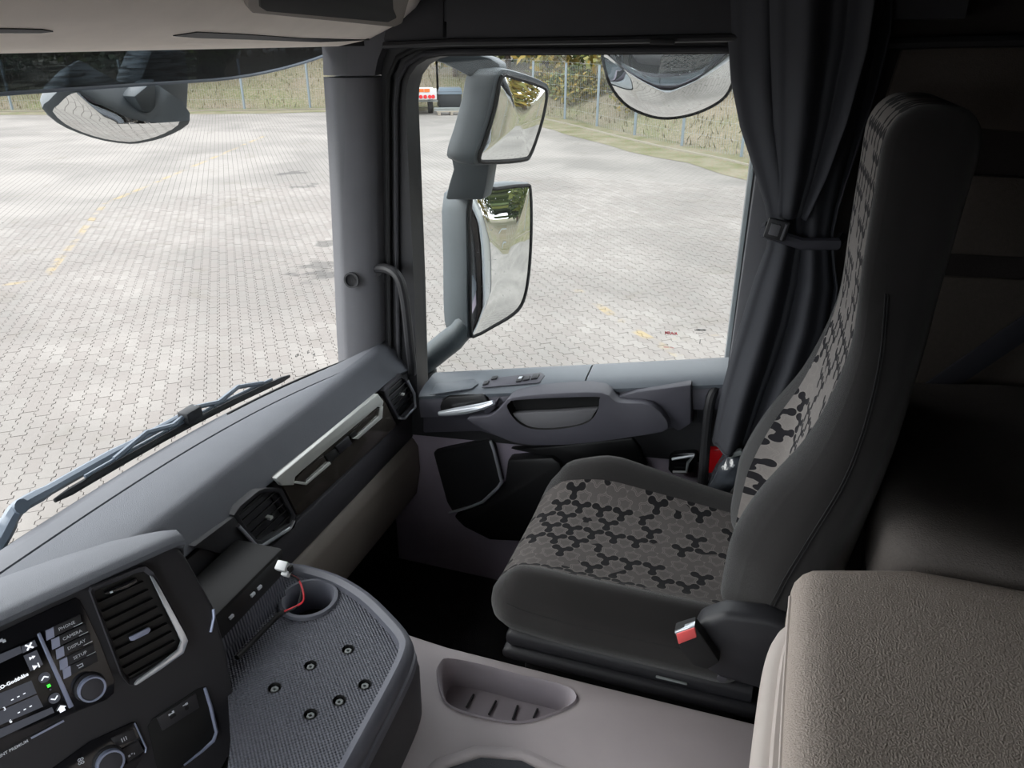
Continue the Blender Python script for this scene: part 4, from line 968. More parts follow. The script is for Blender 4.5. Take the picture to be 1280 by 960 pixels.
for k, (s, (tx, ty)) in enumerate(zip(('PHONE', 'CAMERA', 'DISPLAY', 'SETUP', ''), ((236, 430), (257, 464), (273, 500), (286, 540), (298, 573)))):
    c = fl(tx/3, 640+ty/3); x0, x1 = c.x-.024, c.x+.022; h = .0068
    bu = MB().prism([Vector((a, -.004, c.z+z)) for a, z in ((x0, -h), (x1, -h), (x1+.002, h), (x0+.003, h))], (0, .006, 0)).build('button', 'dash_black', disp, bevel=.0008)
    MB().prism([Vector((a, -.0046, c.z+z)) for a, z in ((x0, -h), (x0+.010, -h), (x0+.013, h), (x0+.003, h))], (0, .005, 0)).build('light_guide', 'satin_blue', bu)
    if k < 4:
        text_mesh(s, .0064, Matrix.Translation((c.x+.004, -.0045, c.z)) @ face_rot(), 'print_white', bu, 'lettering', 0, 'CENTER')
        MB().box((x1-.005, -.0045, c.z-h+.001), (.012, .0006, .0007)).build('tick', 'print_white', bu)
    else: ficon([R4(0, 2, 6, 1.1), R4(3, 0, 1.1, 5), R4(0, -2, 6, 1.1), R4(-3, 2, 1.1, 3, .6)], Vector((c.x, 0, c.z)), 'symbol', 'print_white', bu, .0052)
def knob(px, py, r, par):
    c = fl(px, py, .002); k = MB().disc(c, (0, -1, 0), r, .006, 28, r*.95).build('knob', 'dash_black', par, bevel=.001)
    MB().ring(c+Vector((0, -.006, 0)), (0, -1, 0), r*.86, r*.72, .010, 28).build('knob_ring', 'satin_blue', k, bevel=.0008)
    MB().disc(c+Vector((0, -.006, 0)), (0, -1, 0), r*.72, .009, 28).build('knob_cap', 'dash_dark', k, bevel=.001)
    return k
knob(112, 858, .021, disp)
fplate(z3([(115, 846), (118, 852), (242, 786), (238, 780)]), .0036, .001, 'bright_line', 'satin_blue', disp, 0)
ftext('INFOTAINMENT PREMIUM', .0056, *z3([(106, 857)])[0], 'print_white', disp, .0036, .0001, 'RIGHT')
ficon([R4(-1.2, 1.2, 4, 4), R4(1.2, -1.2, 4, 4)], fl(*z3([(8, 480)])[0]), 'symbol', 'print_white', disp, .0036)
# console vent
cv_px = z3([(340, 300), (345, 285), (520, 210), (548, 205), (575, 225), (690, 430), (706, 480), (690, 530), (560, 620), (505, 652), (485, 650), (460, 620)])
o = [fl(a, b_, .012) for a, b_ in cv_px]; c = sum(o, Vector())/len(o); inn = [c+(p-c)*.9+Vector((0, .010, 0)) for p in o]; n = len(o)
vt = MB().add(o+inn+[p+Vector((0, .016, 0)) for p in o], [(i, (i+1) % n, n+(i+1) % n, n+i) for i in range(n)]+[(i, (i+1) % n, 2*n+(i+1) % n, 2*n+i) for i in range(n)]).build('air_vent', 'dash_dark', cc, bevel=.0008)
MB().prism([p+Vector((0, .0005, 0)) for p in inn], (0, .001, 0)).build('duct', 'vent_shade', vt)
zs_ = [p.z for p in inn]
for k in range(9):
    z = min(zs_)+(max(zs_)-min(zs_))*(k+.5)/9.6; cut = []
    for i in range(n):
        a, b_ = inn[i], inn[(i+1) % n]
        if (a.z > z) != (b_.z > z): cut.append(a.x+(b_.x-a.x)*(z-a.z)/(b_.z-a.z))
    if len(cut) >= 2:
        x0, x1 = min(cut)+.001, max(cut)-.012
        if x1 > x0: MB().box(((x0+x1)/2, -.005, z), (x1-x0, .006, .0016), Matrix.Rotation(.15, 3, 'X')).build('slat', 'vent_shade', vt)
fplate(z3([(562, 238), (576, 244), (600, 282), (692, 450), (707, 482), (690, 530), (600, 594), (514, 650), (504, 650), (514, 634), (588, 580), (668, 518), (680, 486), (668, 458), (610, 340)]), .0145, .006, 'bright_trim', 'chrome', vt, .0012)
fplate(z3([(484, 470), (560, 432), (566, 444), (556, 456), (505, 482), (490, 484)]), .009, .004, 'slider', 'satin_blue', vt, .0006)
fplate(z3([(390, 302), (510, 246), (518, 262), (480, 286), (400, 310)]), .007, .004, 'thumbwheel', 'gloss_black', vt, .001)
ficon([R4(0, 0, 4, 3)], fl(*z3([(412, 297)])[0]), 'symbol', 'print_white', vt, .0076)
# climate panel
cl = fplate(z3([(180, 975), (340, 860), (500, 788), (512, 790), (548, 880), (548, 900), (480, 1010), (180, 1100)]), .003, .008, 'climate_panel', 'gloss_black', cc, .001)
knob(135, 950, .022, cl)
for pts in ([(415, 850), (500, 812), (515, 850), (440, 880)], [(455, 890), (520, 858), (540, 898), (480, 940)]):
    fplate(z3(pts), .005, .003, 'button', 'dash_black', cl, .0008)
ficon([R4(-3, 0, 1, 6), R4(0, 0, 1, 6), R4(3, 0, 1, 6)], fl(*z3([(461, 847)])[0]), 'symbol', 'print_white', cl, .006)
ficon([R4(-3, 0, 3, 3), R4(1, 1, 2, 2), R4(4, -1, 1.4, 3)], fl(*z3([(488, 905)])[0]), 'symbol', 'print_white', cl, .006)
for a, b_ in ((297, 930), (307, 926), (299, 942), (310, 938)): MB().ring(fl(a/3, 640+b_/3, .0036), (0, -1, 0), .0022, .0013, .0004, 10).build('symbol', 'print_white', cl)
MB().tube([fl(a, b_, .004) for a, b_ in z3([(505, 792), (548, 885), (545, 902)])], .0012, 6).build('bright_line', 'satin_blue', cl)
# usb bay
ub = fplate(z3([(555, 805), (575, 775), (740, 665), (770, 655), (812, 830), (800, 860), (680, 960), (600, 1010)]), .002, .006, 'usb_bay', 'hole_shade', cc, .001)
up_ = fplate(z3([(588, 772), (735, 680), (748, 735), (610, 822)]), .004, .003, 'usb_plate', 'dash_black', ub, .001)
ficon([R4(0, 0, 9, 4, .1), R4(0, -6, 9, 4, .1)], fl(*z3([(640, 750)])[0]), 'port', 'hole_shade', up_, .0052)
ficon([R4(0, 0, 7, 1.6), R4(3, 1, 3, 4), R4(-3, 0, 3, 3)], fl(*z3([(638, 752)])[0]), 'symbol', 'print_white', up_, .0056)
ficon([R4(0, 0, 8, 1.4), R4(2, 0, 4, 3.4)], fl(*z3([(690, 718)])[0]), 'symbol', 'print_white', up_, .0056)
MB().disc(fl(700/3, 640+735/3, .004), (0, -1, 0), .003, .0012, 12).build('port', 'hole_shade', up_)
MB().tube([fl(a, b_, .004) for a, b_ in z3([(768, 660), (790, 730), (812, 825), (800, 858), (760, 895), (690, 950)])], [.0025, .003, .003, .003, .0025, .0015], 8).build('bright_trim', 'satin_blue', ub)
MB().tube([fl(a, b_, .001) for a, b_ in z3([(800, 365), (802, 395), (790, 450)])], .0025, 6).build('edge_glint', 'satin_blue', cc)

# ================================================================== STORAGE TRAY
TZ = .58
tr = empty('storage_tray', (-.64, .75, .43), 'grey storage tray with dimpled mat, cup holder and six bolts beside the console', 'tray')
pl0 = [(-.86, .735), (-.86, 1.005), (-.78, 1.018), (-.70, 1.012), (-.62, .985), (-.545, .942), (-.495, .905), (-.478, .87), (-.470, .80), (-.462, .66), (-.452, .45)]
op = [Vector((x, y, TZ)) for x, y in pl0[:2]]+smooth([Vector((x, y, TZ)) for x, y in pl0[2:10]], 3)+[Vector((*pl0[10], TZ)), Vector((-.57, .45, TZ)), Vector((-.63, .54, TZ)), Vector((-.69, .635, TZ)), Vector((-.76, .725, TZ))]; ctr = Vector((-.66, .72, TZ))
def grow(pts, d, z):
    out = []; n = len(pts)
    for i in range(n):
        a, b_, c = pts[i-1], pts[i], pts[(i+1) % n]
        e1 = (b_-a).normalized(); e2 = (c-b_).normalized(); t = (e1+e2).normalized(); nrm = Vector((-t.y, t.x, 0))
        out.append(Vector((b_.x+nrm.x*d, b_.y+nrm.y*d, z)))
    return out
cup = at(386, 750, 'z', TZ); CR = .047
cupring = [cup+Vector((CR*math.cos(-2*math.pi*k/28), CR*math.sin(-2*math.pi*k/28), 0)) for k in range(28)]
bolt_px = [(343, 860), (388, 832), (435, 812), (456, 856), (424, 876), (388, 893)]
bolts = [at(a, b_, 'z', TZ) for a, b_ in bolt_px]
bh = [[p+Vector((.0105*math.cos(-2*math.pi*k/16), .0105*math.sin(-2*math.pi*k/16), 0)) for k in range(16)] for p in bolts]
nR = len(op)-4                                     # the last four corners run under the console: no rim there
matp = grow(op, -.022, TZ)
for q_, (x_, y_) in enumerate(((-.53, .45), (-.600, .535), (-.662, .632), (-.74, .725))): matp[nR+q_] = Vector((x_, y_, TZ))
matp[nR-1] = Vector((-.476, .45, TZ)); matp[0] = Vector((-.838, .735, TZ))
MB().holes(matp, [cupring]+bh).build('mat', 'tray_mat', tr, angle=60)
rg = [g_[:nR] for g_ in (grow(op, -.022, TZ-.001), grow(op, -.019, TZ+.010), grow(op, -.008, TZ+.015), grow(op, .002, TZ+.010), grow(op, .006, TZ-.004), grow(op, .004, TZ-.014), grow(op, .008, TZ-.016), grow(op, .010, TZ-.028), grow(op, .006, TZ-.032))]
MB().grid(rg).build('rim', 'tray_rim', tr, angle=50)
MB().grid([g_[:nR] for g_ in (grow(op, .007, TZ-.030), grow(op, .013, TZ-.05), grow(op, .012, .429))]).build('wall', 'tray_wall', tr, angle=50)
R_ = lambda r, z: [cup+Vector((r*math.cos(2*math.pi*k/28), r*math.sin(2*math.pi*k/28), z)) for k in range(28)]
ch_ = MB().loft([R_(CR+.010, .0), R_(CR+.008, .006), R_(CR+.002, .007), R_(CR-.003, .001), R_(CR-.006, -.06)], caps=False)
chp = ch_.build('cup_holder', 'tray_rim', tr, angle=50); MB().disc(cup+Vector((0, 0, -.062)), (0, 0, 1), CR, .004).build('cup_floor', 'hole_shade', chp)
for p in bolts:
    bo = MB().loft([[p+Vector((r*math.cos(2*math.pi*k/16), r*math.sin(2*math.pi*k/16), z)) for k in range(16)] for r, z in ((.0112, .0005), (.0105, .0015), (.0100, 0), (.0098, -.008), (.0, -.008))], caps=False).build('bolt_well', 'rubber', tr)
    MB().ring(p+Vector((0, 0, -.008)), (0, 0, 1), .0068, .0030, .006, 6).build('bolt', 'wire_grey', bo, bevel=.0005)
# ribbed upright panel between dash and tray, holding a dark card slot
MB().prism([Vector((-.766, .72, TZ-.01)), Vector((-.766, .935, TZ-.01)), Vector((-.772, .945, .630)), Vector((-.772, .72, .630))], (-.10, 0, 0)).build('ribbed_back', 'tray_mat', tr, bevel=.003)
MB().prism([Vector((-.770, .72, .628)), Vector((-.770, .945, .628)), Vector((-.786, .955, .664)), Vector((-.786, .72, .664))], (-.05, 0, 0)).build('socket_strip', 'vent_black', tr, bevel=.003)
MB().prism([Vector((-.784, .70, .64)), Vector((-.784, .70, .667)), Vector((-.89, .70, .664)), Vector((-.89, .70, .60))], (0, .27, 0)).build('slope_panel', 'rubber', tr, bevel=.006)
for y in (.80, .86, .88): MB().box((-.776, y, .645), (.004, .010, .005)).build('socket_mark', 'print_white', tr)
# loose cable
cbp = [at(296, 822, 'z', TZ+.02), at(318, 800, 'z', TZ+.015), at(345, 772, 'z', TZ+.02), at(356, 764, 'z', TZ+.028)]
cbl = empty('loose_cable', cbp[0]+Vector((0, 0, -.02)), 'loose black cable with red wire and white plug leaning in the cup holder', 'cable')
MB().tube(smooth(cbp, 4), .0045, 8).build('sheath', 'rubber', cbl)
pe = at(361, 718, 'z', TZ+.09)
for m_n, dx, mid in (('wire_red', .0, (380, 748)), ('rubber', .004, (377, 738))):
    MB().tube(smooth([cbp[-1]+Vector((dx, 0, 0)), at(372, 757, 'z', TZ+.04), at(mid[0], mid[1], 'z', TZ+.055), at(374, 726, 'z', TZ+.075), pe], 5), .0019, 6).build('wire', m_n, cbl)
MB().box(pe+Vector((-.004, .0, .004)), (.014, .016, .012), Matrix.Rotation(.6, 3, 'X')).build('plug_body', 'white_plastic', cbl, bevel=.002)
MB().box(at(353, 708, 'z', TZ+.105), (.022, .018, .014), Matrix.Rotation(.6, 3, 'X')).build('plug_cap', 'white_plastic', cbl, bevel=.003)
MB().box(at(362, 711, 'z', TZ+.10), (.008, .012, .012)).build('plug_latch', 'rubber', cbl, bevel=.001)

# ================================================================== ENGINE TUNNEL
KZ = .43
tn = empty('tunnel_cover', (-.3, .6, 0), 'grey moulded engine tunnel cover with a storage recess beside the seat', 'tunnel cover')
rec = smooth([at(a, b_, 'z', KZ) for a, b_ in ((549, 845), (552, 832), (562, 826), (600, 833), (650, 846), (700, 858), (716, 868), (714, 880), (690, 892), (655, 902), (620, 900), (575, 888), (556, 874))], 3, True)
rec = rec[::-1]
outer = [Vector((x, y, KZ)) for x, y in ((-.84, .0), (.115, .0), (.115, 1.055), (-.2, 1.052), (-.50, 1.052), (-.60, 1.06), (-.84, 1.06))]
mb = MB().holes(outer, [rec]); skirt = [Vector((p.x, p.y+(.02 if p.y > .5 else 0), KZ-.02)) for p in outer]; sk2 = [Vector((p.x, p.y+(.05 if p.y > .5 else 0), .0)) for p in outer]
mb.loft([outer, skirt, sk2], caps=False); mb.build('cover', 'tunnel_grey', tn, angle=60)
cR = sum(rec, Vector())/len(rec)
rr = [[cR+(p-cR)*s+Vector((0, 0, z)) for p in rec] for s, z in ((1.05, .0005), (1.03, .005), (1.0, .002), (.97, -.008), (.93, -.05), (.90, -.058))]
rb = MB().loft(rr, caps=False); rb.add(rr[-1], [list(range(len(rec)))]); rbo = rb.build('recess', 'tunnel_recess', tn, angle=45)
for a, b_ in (((583, 884), (592, 868)), ((611, 893), (620, 876)), ((641, 899), (647, 882)), ((667, 897), (672, 886))):
    p, q = at(a[0], a[1], 'z', KZ-.055), at(b_[0], b_[1], 'z', KZ-.055)
    if True: MB().tube([p, q], .0022, 6).build('rib', 'trim_black', rbo)
# raised border and dark mat at the console's foot
def tz(l): return [at(a, b_, 'z', KZ+.005) for a, b_ in l]
mo = [Vector((-.43, .70, KZ)), Vector((-.395, .800, KZ)), Vector((-.345, .842, KZ)), Vector((-.27, .862, KZ)), Vector((-.18, .845, KZ)), Vector((-.08, .80, KZ)), Vector((.06, .75, KZ)), Vector((.06, .3, KZ)), Vector((-.43, .3, KZ))]
MB().loft([grow(mo, d, KZ+z) for d, z in ((-.028, .001), (-.014, .012), (.0, .012), (.016, .0005))][::1], caps=False).build('mat_border', 'tunnel_grey', tn, angle=60)
mo2 = [p+(sum(mo, Vector())/len(mo)-p).normalized()*.02 for p in mo]
fmt = MB().prism([p+Vector((0, 0, .004)) for p in mo2], (0, 0, .012)).build('rubber_mat', 'floor_mat', bevel=.004)
tag(fmt, 'dark rubber mat lying in the tunnel top at the picture bottom', 'mat')
mo3 = [p+(sum(mo2, Vector())/len(mo2)-p).normalized()*.025 for p in mo2]
MB().prism([p+Vector((0, 0, .012)) for p in mo3], (0, 0, .006)).build('raised_panel', 'floor_mat', fmt, bevel=.003)

# ================================================================== PASSENGER SEAT
SY = 1.365
st = empty('passenger_seat', (-.12, SY, 0), 'dark velour passenger seat with patterned centre panels and integrated headrest', 'seat')
def split_build(vs, fs, pred, names, mats, par):
    A, B = [], []
    for f in fs:
        c = sum((vs[i] for i in f), Vector())/len(f); (A if pred(c, f) else B).append(f)
    out = []
    for nm, mt, F in zip(names, mats, (A, B)):
        mb = MB(); used = sorted({i for f in F for i in f}); mp = {i: k for k, i in enumerate(used)}
        mb.add([vs[i] for i in used], [[mp[i] for i in f] for f in F]); out.append(mb.build(nm, mt, par, angle=80, recalc=False))
    return out
vs, fs = rbox((.50, .52, .135), .05, (30, 34, 10))
raw = [v.copy() for v in vs]
def cushion(v):
    a = v.y/.26; x = v.x; z = v.z
    bump = math.exp(-((abs(a)-(.85 if a < 0 else .78))/(.17 if a < 0 else .24))**2)*(.036 if a < 0 else .070)
    fr = max(0, (-x-.12)/.13)
    if a > 0: bump *= (1-.45*min(1, fr))*(1-.9*max(0, min(1, (x+.08)/.30)))
    if z > 0: z += bump*(z/.0675)-.012*math.exp(-(a/.55)**2)*(z/.0675)*(1-.4*fr)-.018*fr*fr
    nose = -.018*math.sin(max(0, min(1, (z+.0675)/.135))*math.pi) if x < -.1 else 0
    y = v.y*(1-.05*max(0, (-x-.1)/.15)-(.02 if z < -.03 else 0))
    return Vector((x-.165+nose*fr+.0, SY+y, z+.520-.0275))
vs = [cushion(v) for v in vs]
def pc(c, f):
    y = sum(raw[i].y for i in f)/len(f); z = sum(raw[i].z for i in f)/len(f); x = sum(raw[i].x for i in f)/len(f)
    return -.1988 < y < .154 and (z > .035 or (x < -.23 and z > -.01))
split_build(vs, fs, pc, ('cushion_panel', 'cushion_bolster'), ('pattern_cushion', 'velour'), st)
MB().tube([Vector((-.385+.44*k/24, SY-.2595+.010*max(0, 1-k/3)**2, .522-.006*math.sin(k/24*3.1))) for k in range(25)], .0011, 5).build('seam', 'rubber', st)
# backrest
BH = .935; vs, fs = rbox((.16, .52, BH), .062, (10, 36, 64)); raw = [v.copy() for v in vs]
def interp(tab, t):                                # cubic through table points
    n = len(tab)
    for k in range(n-1):
        (a, va), (b_, vb_) = tab[k], tab[k+1]
        if t <= b_ or k == n-2:
            h = b_-a; q = max(0, min(1, (t-a)/h))
            m0 = (vb_-tab[k-1][1])/(b_-tab[k-1][0]) if k > 0 else (vb_-va)/h
            m1 = (tab[k+2][1]-va)/(tab[k+2][0]-a) if k < n-2 else (vb_-va)/h
            return (2*q**3-3*q*q+1)*va+(q**3-2*q*q+q)*h*m0+(3*q*q-2*q**3)*vb_+(q**3-q*q)*h*m1
FRONT = [(0, .07), (.146, .09), (.275, .11), (.396, .131), (.524, .148), (.627, .157), (.74, .152), (1, .145)]
REAR = [(0, .20), (.2, .225), (.4, .245), (.7, .262), (1, .275)]
HW = [(0, .232), (.12, .25), (.45, .245), (.62, .205), (.74, .172), (1, .160)]
WING = [(0, .058), (.15, .076), (.21, .080), (.32, .060), (.42, .024), (.52, .006), (.62, .0), (1, .0)]
def back(v):
    t = (v.z+BH/2)/BH; d = (v.x+.08)/.16; a = v.y/.26
    xf, xr_ = interp(FRONT, t), interp(REAR, t); hw = interp(HW, t)
    w = interp(WING, t)*math.exp(-((abs(a)-.84)/.21)**2)
    x = xf+(xr_-xf)*d-w*(1-d)
    a1 = interp([(0, .40), (.3, .45), (.5, .60), (.68, .78), (.85, .80), (1, .80)] if a < 0 else [(0, .26), (.2, .32), (.32, .40), (.45, .50), (.58, .62), (.72, .78), (1, .80)], t); a0 = .7222
    aa = abs(a)*a1/a0 if abs(a) < a0 else a1+(abs(a)-a0)*(1-a1)/(1-a0)
    return Vector((x, SY+math.copysign(aa, a)*hw, .53+v.z+BH/2))
vs = [back(v) for v in vs]
def pb(c, f):
    y = sum(raw[i].y for i in f)/len(f); x = sum(raw[i].x for i in f)/len(f); z = sum(raw[i].z for i in f)/len(f); t = (z+BH/2)/BH
    return abs(y) < .1878 and (x < -.03 or (t > .97 and x < .02))
parts = split_build(vs, fs, pb, ('back_panel', 'back_bolster'), ('pattern_back_lit', 'velour'), st)
# seam lines on the near wing
def back_pt(a, t, d, off=0): return back(Vector((d*.16-.08, a*.26, t*BH-BH/2)))
for dd in (.30, .335): MB().tube([back_pt(-1.0, .10+.62*k/20, dd+.12*math.sin(math.pi*k/20))+Vector((0, -.0005, 0)) for k in range(21)], .0012, 5).build('seam', 'rubber', parts[1])
# base
MB().loft([[Vector((x, SY+y, z)) for x, y in ((-.39*s-.0, -.235*s2), (.10, -.235*s2), (.10, .235*s2), (-.39*s, .235*s2))] for z, s, s2 in ((.445, .97, .98), (.435, 1.0, 1.03), (.415, 1.0, 1.04), (.405, .98, 1.02))]).build('base_tray', 'seat_plastic', st, bevel=.008)
MB().loft([[Vector((x, SY+y, z)) for x, y in ((-.395*s, -.25*s2), (.11, -.25*s2), (.11, .25*s2), (-.395*s, .25*s2))] for z, s, s2 in ((.405, .95, .97), (.398, 1.0, 1.0), (.382, 1.0, 1.01), (.372, .97, .98))]).build('base_rim', 'seat_plastic', st, bevel=.006)
MB().box((-.14, SY, .185), (.44, .44, .37)).build('pedestal', 'rubber', st, bevel=.02)
for y in (SY-.25,):
    MB().box((-.05, y+.002, .425), (.06, .006, .004)).build('adjuster_slot', 'wire_grey', st, bevel=.002, label='pale adjuster slots on the seat base')
# recliner cover on the near side, buckle
rc = [(865, 800), (872, 780), (905, 768), (960, 775), (1000, 790), (1000, 850), (960, 868), (900, 850), (880, 838)]
MB().prism([at(a, b_, 'y', 1.075) for a, b_ in rc], (0, .05, 0)).build('recliner_cover', 'seat_plastic', st, bevel=.014, seg=3)
MB().disc(at(903, 846, 'y', 1.09), (0, -1, 0), .009, .006, 16).build('cover_screw', 'dash_dark', st, bevel=.001)
bk_ = MB().prism([at(a, b_, 'y', 1.05) for a, b_ in ((842, 790), (868, 782), (878, 796), (900, 828), (884, 838), (866, 832), (850, 812))], (0, .026, 0)).build('belt_buckle', 'rubber', st, bevel=.004)
MB().prism([at(a, b_, 'y', 1.046) for a, b_ in ((845, 793), (868, 785), (871, 797), (848, 806))], (0, .012, 0)).build('release_button', 'red_plastic', bk_, bevel=.002, label='red release button')
MB().prism([at(a, b_, 'y', 1.048) for a, b_ in ((843, 791), (868, 782.5), (868.5, 786), (845, 794))], (0, .014, 0)).build('buckle_slot', 'chrome', bk_, bevel=.001)

# ================================================================== CURTAIN
ct = empty('side_curtain', (.02, 1.66, .62), 'dark grey curtain gathered by a buckled strap beside the door window', 'curtain')
def crow(z, x0, x1, yc, amp, nf, ph):
    r = []
    for k in range(81):
        t = k/80; x = x0+(x1-x0)*t
        y = yc+amp*math.sin(2*math.pi*nf*t+ph)+.35*amp*math.sin(2*math.pi*nf*2.3*t+ph*2)
        r.append(Vector((x+.25*amp*math.cos(2*math.pi*nf*t+ph), y, z)))
    return r
def cx(px, py, y=1.68): q = at(px, py, 'y', y); return q.x, q.z
stn = []
for (l, r_, py, amp, yc) in ((908, 1125, -40, .030, 1.69), (910, 1120, 40, .030, 1.69), (914, 1105, 100, .030, 1.685), (926, 1085, 160, .028, 1.68), (944, 1066, 215, .024, 1.675), (957, 1052, 255, .018, 1.67), (963, 1045, 285, .014, 1.668), (959, 1046, 310, .017, 1.668), (944, 1052, 350, .022, 1.665), (928, 1045, 400, .026, 1.66), (914, 1030, 445, .030, 1.66), (902, 1008, 490, .032, 1.66), (895, 990, 525, .033, 1.66), (890, 975, 552, .033, 1.66)):
    x0, z = cx(l, py); x1, _ = cx(r_, py); stn.append((z, x0, x1, yc, amp))
rows = []
for i in range(len(stn)-1):
    for k in range(5):
        a = [stn[i][j]+(stn[i+1][j]-stn[i][j])*k/5 for j in range(5)]; rows.append(crow(a[0], a[1], a[2], a[3], a[4]*.85, 2.2, .9+.5*a[0]))
a = stn[-1]; rows.append(crow(a[0], a[1], a[2], a[3], a[4]*.85, 2.2, .9+.5*a[0]))
cl_ = MB().grid(rows).build('cloth', 'curtain', ct, angle=80)
sm = cl_.modifiers.new('thick', 'SOLIDIFY'); sm.thickness = .003
MB().tube(rows[-1], .004, 6).build('hem', 'curtain', cl_)
# upper loose leaf of the curtain, in front
rows = []
for (l, r_, py, amp, yc) in ((960, 1100, -40, .022, 1.62), (962, 1085, 60, .022, 1.62), (966, 1060, 150, .02, 1.625), (970, 1035, 220, .016, 1.64), (972, 1010, 275, .010, 1.648)):
    x0, z = cx(l, py, 1.62); x1, _ = cx(r_, py, 1.62); rows.append(crow(z, x0, x1, yc, amp, 1.5, 1.2))
rr_ = []
for i in range(len(rows)-1):
    for k in range(4): rr_.append([rows[i][j].lerp(rows[i+1][j], k/4) for j in range(81)])
rr_.append(rows[-1])
lf = MB().grid(rr_).build('front_fold', 'curtain', ct, angle=80); sm = lf.modifiers.new('thick', 'SOLIDIFY'); sm.thickness = .003
xa, za = cx(960, 287); xb, zb = cx(1046, 300)
MB().tube([Vector((xa-.005, 1.70, za)), Vector((xa-.008, 1.66, za)), Vector((xa+.004, 1.645, za)), Vector(((xa+xb)/2, 1.64, (za+zb)/2-.01)), Vector((xb, 1.645, zb)), Vector((xb+.01, 1.70, zb))], .010, 8, 1.3).build('tie_strap', 'strap', ct)
bp = at(971, 287, 'y', 1.628)
bu = MB().box(bp, (.044, .012, .042), Matrix.Rotation(.18, 3, 'Y')).build('strap_buckle', 'trim_black', ct, bevel=.004)
MB().box(bp+Vector((-.004, -.007, .001)), (.020, .006, .024), Matrix.Rotation(.18, 3, 'Y')).build('buckle_tongue', 'pillar_grey', bu, bevel=.002)
MB().box(bp+Vector((.014, -.007, -.003)), (.005, .006, .034), Matrix.Rotation(.18, 3, 'Y')).build('buckle_bar', 'pillar_grey', bu, bevel=.001)

# ================================================================== BUNK
bn = empty('lower_bunk', (.4, .5, 0), 'bunk with taupe fabric cushion and pale trim edge at lower right', 'bunk')
BZ = .84
vs, fs = rbox((.88, 1.44, .12), .035, (34, 56, 6))
def bunkv(v):
    x = v.x+.095+.44; y = v.y+.28
    x += .018*max(0, v.y/.72)**2*max(0, 1-(x-.09)/.3)
    y += max(0, v.y/.72)*.30*max(0, min(.16, x-.12))
    return Vector((x, y, v.z+BZ-.06+.006*math.sin(v.x*9)*math.sin(v.y*5)*(1 if v.z > 0 else 0)))
vs = [bunkv(v) for v in vs]
mb = MB(); mb.add(vs, fs); cu2 = mb.build('cushion', 'bunk_fabric', bn, angle=80)
MB().tube([Vector((.0945+.018*max(0, (y-.28)/.72)**2, y, BZ-.032)) for y in [-.42+1.37*k/30 for k in range(31)]], .0022, 6).build('piping', 'bunk_trim', cu2)
pp = smooth([(.066, -.42, 0), (.066, .3, 0), (.068, .60, 0), (.076, .78, 0), (.086, .87, 0), (.102, .915, 0), (.135, .94, 0), (.22, .95, 0)], 5)
pr = []
for i_, p in enumerate(pp):
    d = (pp[min(i_+1, len(pp)-1)]-pp[max(i_-1, 0)]).normalized(); nn_ = Vector((d.y, -d.x, 0))
    pr.append([p+nn_*w+Vector((0, 0, z)) for w, z in ((.05, BZ-.055), (.03, BZ-.052), (.014, BZ-.053), (.004, BZ-.060), (.0, BZ-.075), (.003, .70), (.008, .60), (.02, .42), (.06, .42))])
MB().loft(pr).build('front_panel', 'bunk_trim', bn, angle=50)
pr = []
for i_, p in enumerate(pp[:-4]):
    d = (pp[min(i_+1, len(pp)-1)]-pp[max(i_-1, 0)]).normalized(); nn_ = Vector((d.y, -d.x, 0))
    pr.append([p+nn_*w+Vector((0, 0, z)) for w, z in ((.040, BZ-.05), (.040, BZ-.034), (.022, BZ-.036), (.019, BZ-.046), (.022, BZ-.052))])
MB().loft(pr).build('edge_rail', 'bunk_trim', bn, angle=50)
MB().box((.56, .25, .40), (.84, 1.34, .74)).build('base_box', 'wall_fabric', bn, bevel=.01)
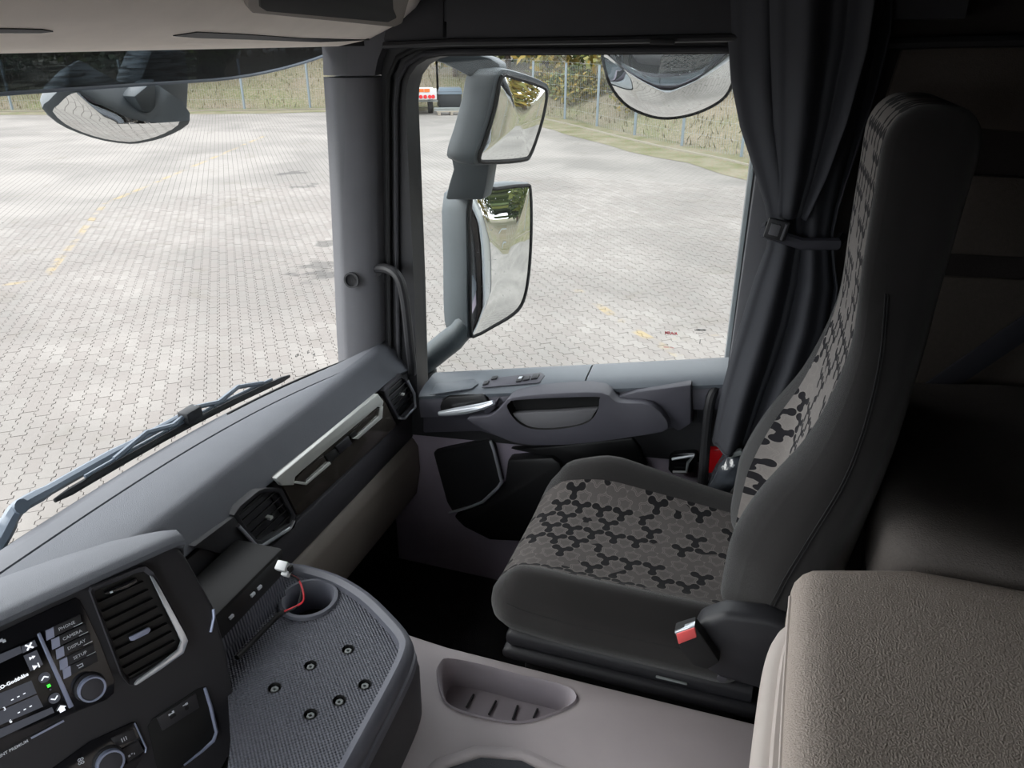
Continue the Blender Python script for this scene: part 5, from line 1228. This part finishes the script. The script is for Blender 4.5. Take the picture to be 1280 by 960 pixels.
MB().box((.66, 1.34, .36), (.62, .80, .70)).build('side_box', 'wall_fabric', bn, bevel=.02)
vs, fs = rbox((.72, .73, .16), .04, (20, 22, 8))
vs = [Vector((v.x+.625+.02*math.sin(v.y*7), v.y+1.415, v.z+BZ-.068+.012*math.sin(v.x*11+v.y*6)*(1 if v.z > 0 else 0))) for v in vs]
mb = MB(); mb.add(vs, fs); mt = mb.build('bunk_rear_shaded', 'bunk_fabric_shaded', angle=80, origin=(.645, 1.42, BZ-.12))  # the bunk running on into shade, darkened through its colour
tag(mt, 'rear end of the bunk mattress behind the seat, shade put into its dark colour', 'mattress')
# strap on the side wall
sb = MB(); a, c = at(1165, 490, 'y', 1.77), at(1300, 398, 'y', 1.77); d = (c-a).normalized(); wv = Vector((-d.z, 0, d.x))*.024
sb.prism([a-wv, c-wv, c+wv, a+wv], (0, .008, 0)); tag(sb.build('retaining_strap', 'strap', bevel=.001), 'dark webbing strap running diagonally across the side wall', 'strap')
# plastic bag with bottle wedged behind the seat
bag = empty('plastic_bag', at(905, 640, 'y', 1.66), 'black and clear plastic bag wedged between seat and curtain', 'bag')
vs, fs = rbox((.075, .09, .17), .03, (10, 10, 18)); cb_ = at(909, 598, 'y', 1.68)
vs = [Vector((v.x*(1-.9*max(0, v.z))+.30*v.z, v.y, v.z))+Vector((mnoise.noise(v*40), mnoise.noise(v*40+Vector((5, 0, 0))), mnoise.noise(v*40+Vector((0, 9, 0)))))*.006+cb_ for v in vs]
mb = MB(); mb.add(vs, fs); mb.build('pouch', 'bag_film', bag, angle=80)
MB().box(at(919, 566, 'y', 1.64), (.035, .02, .012), Matrix.Rotation(-.5, 3, 'Y')).build('seal_clip', 'wire_grey', bag, bevel=.002)
MB().tube([at(903, 636, 'y', 1.62), at(915, 615, 'y', 1.62), at(926, 600, 'y', 1.63)], .004, 6).build('cord', 'rubber', bag)
MB().tube([at(908, 640, 'y', 1.62), at(918, 622, 'y', 1.62), at(930, 606, 'y', 1.63)], .003, 6).build('cord', 'wire_grey', bag)
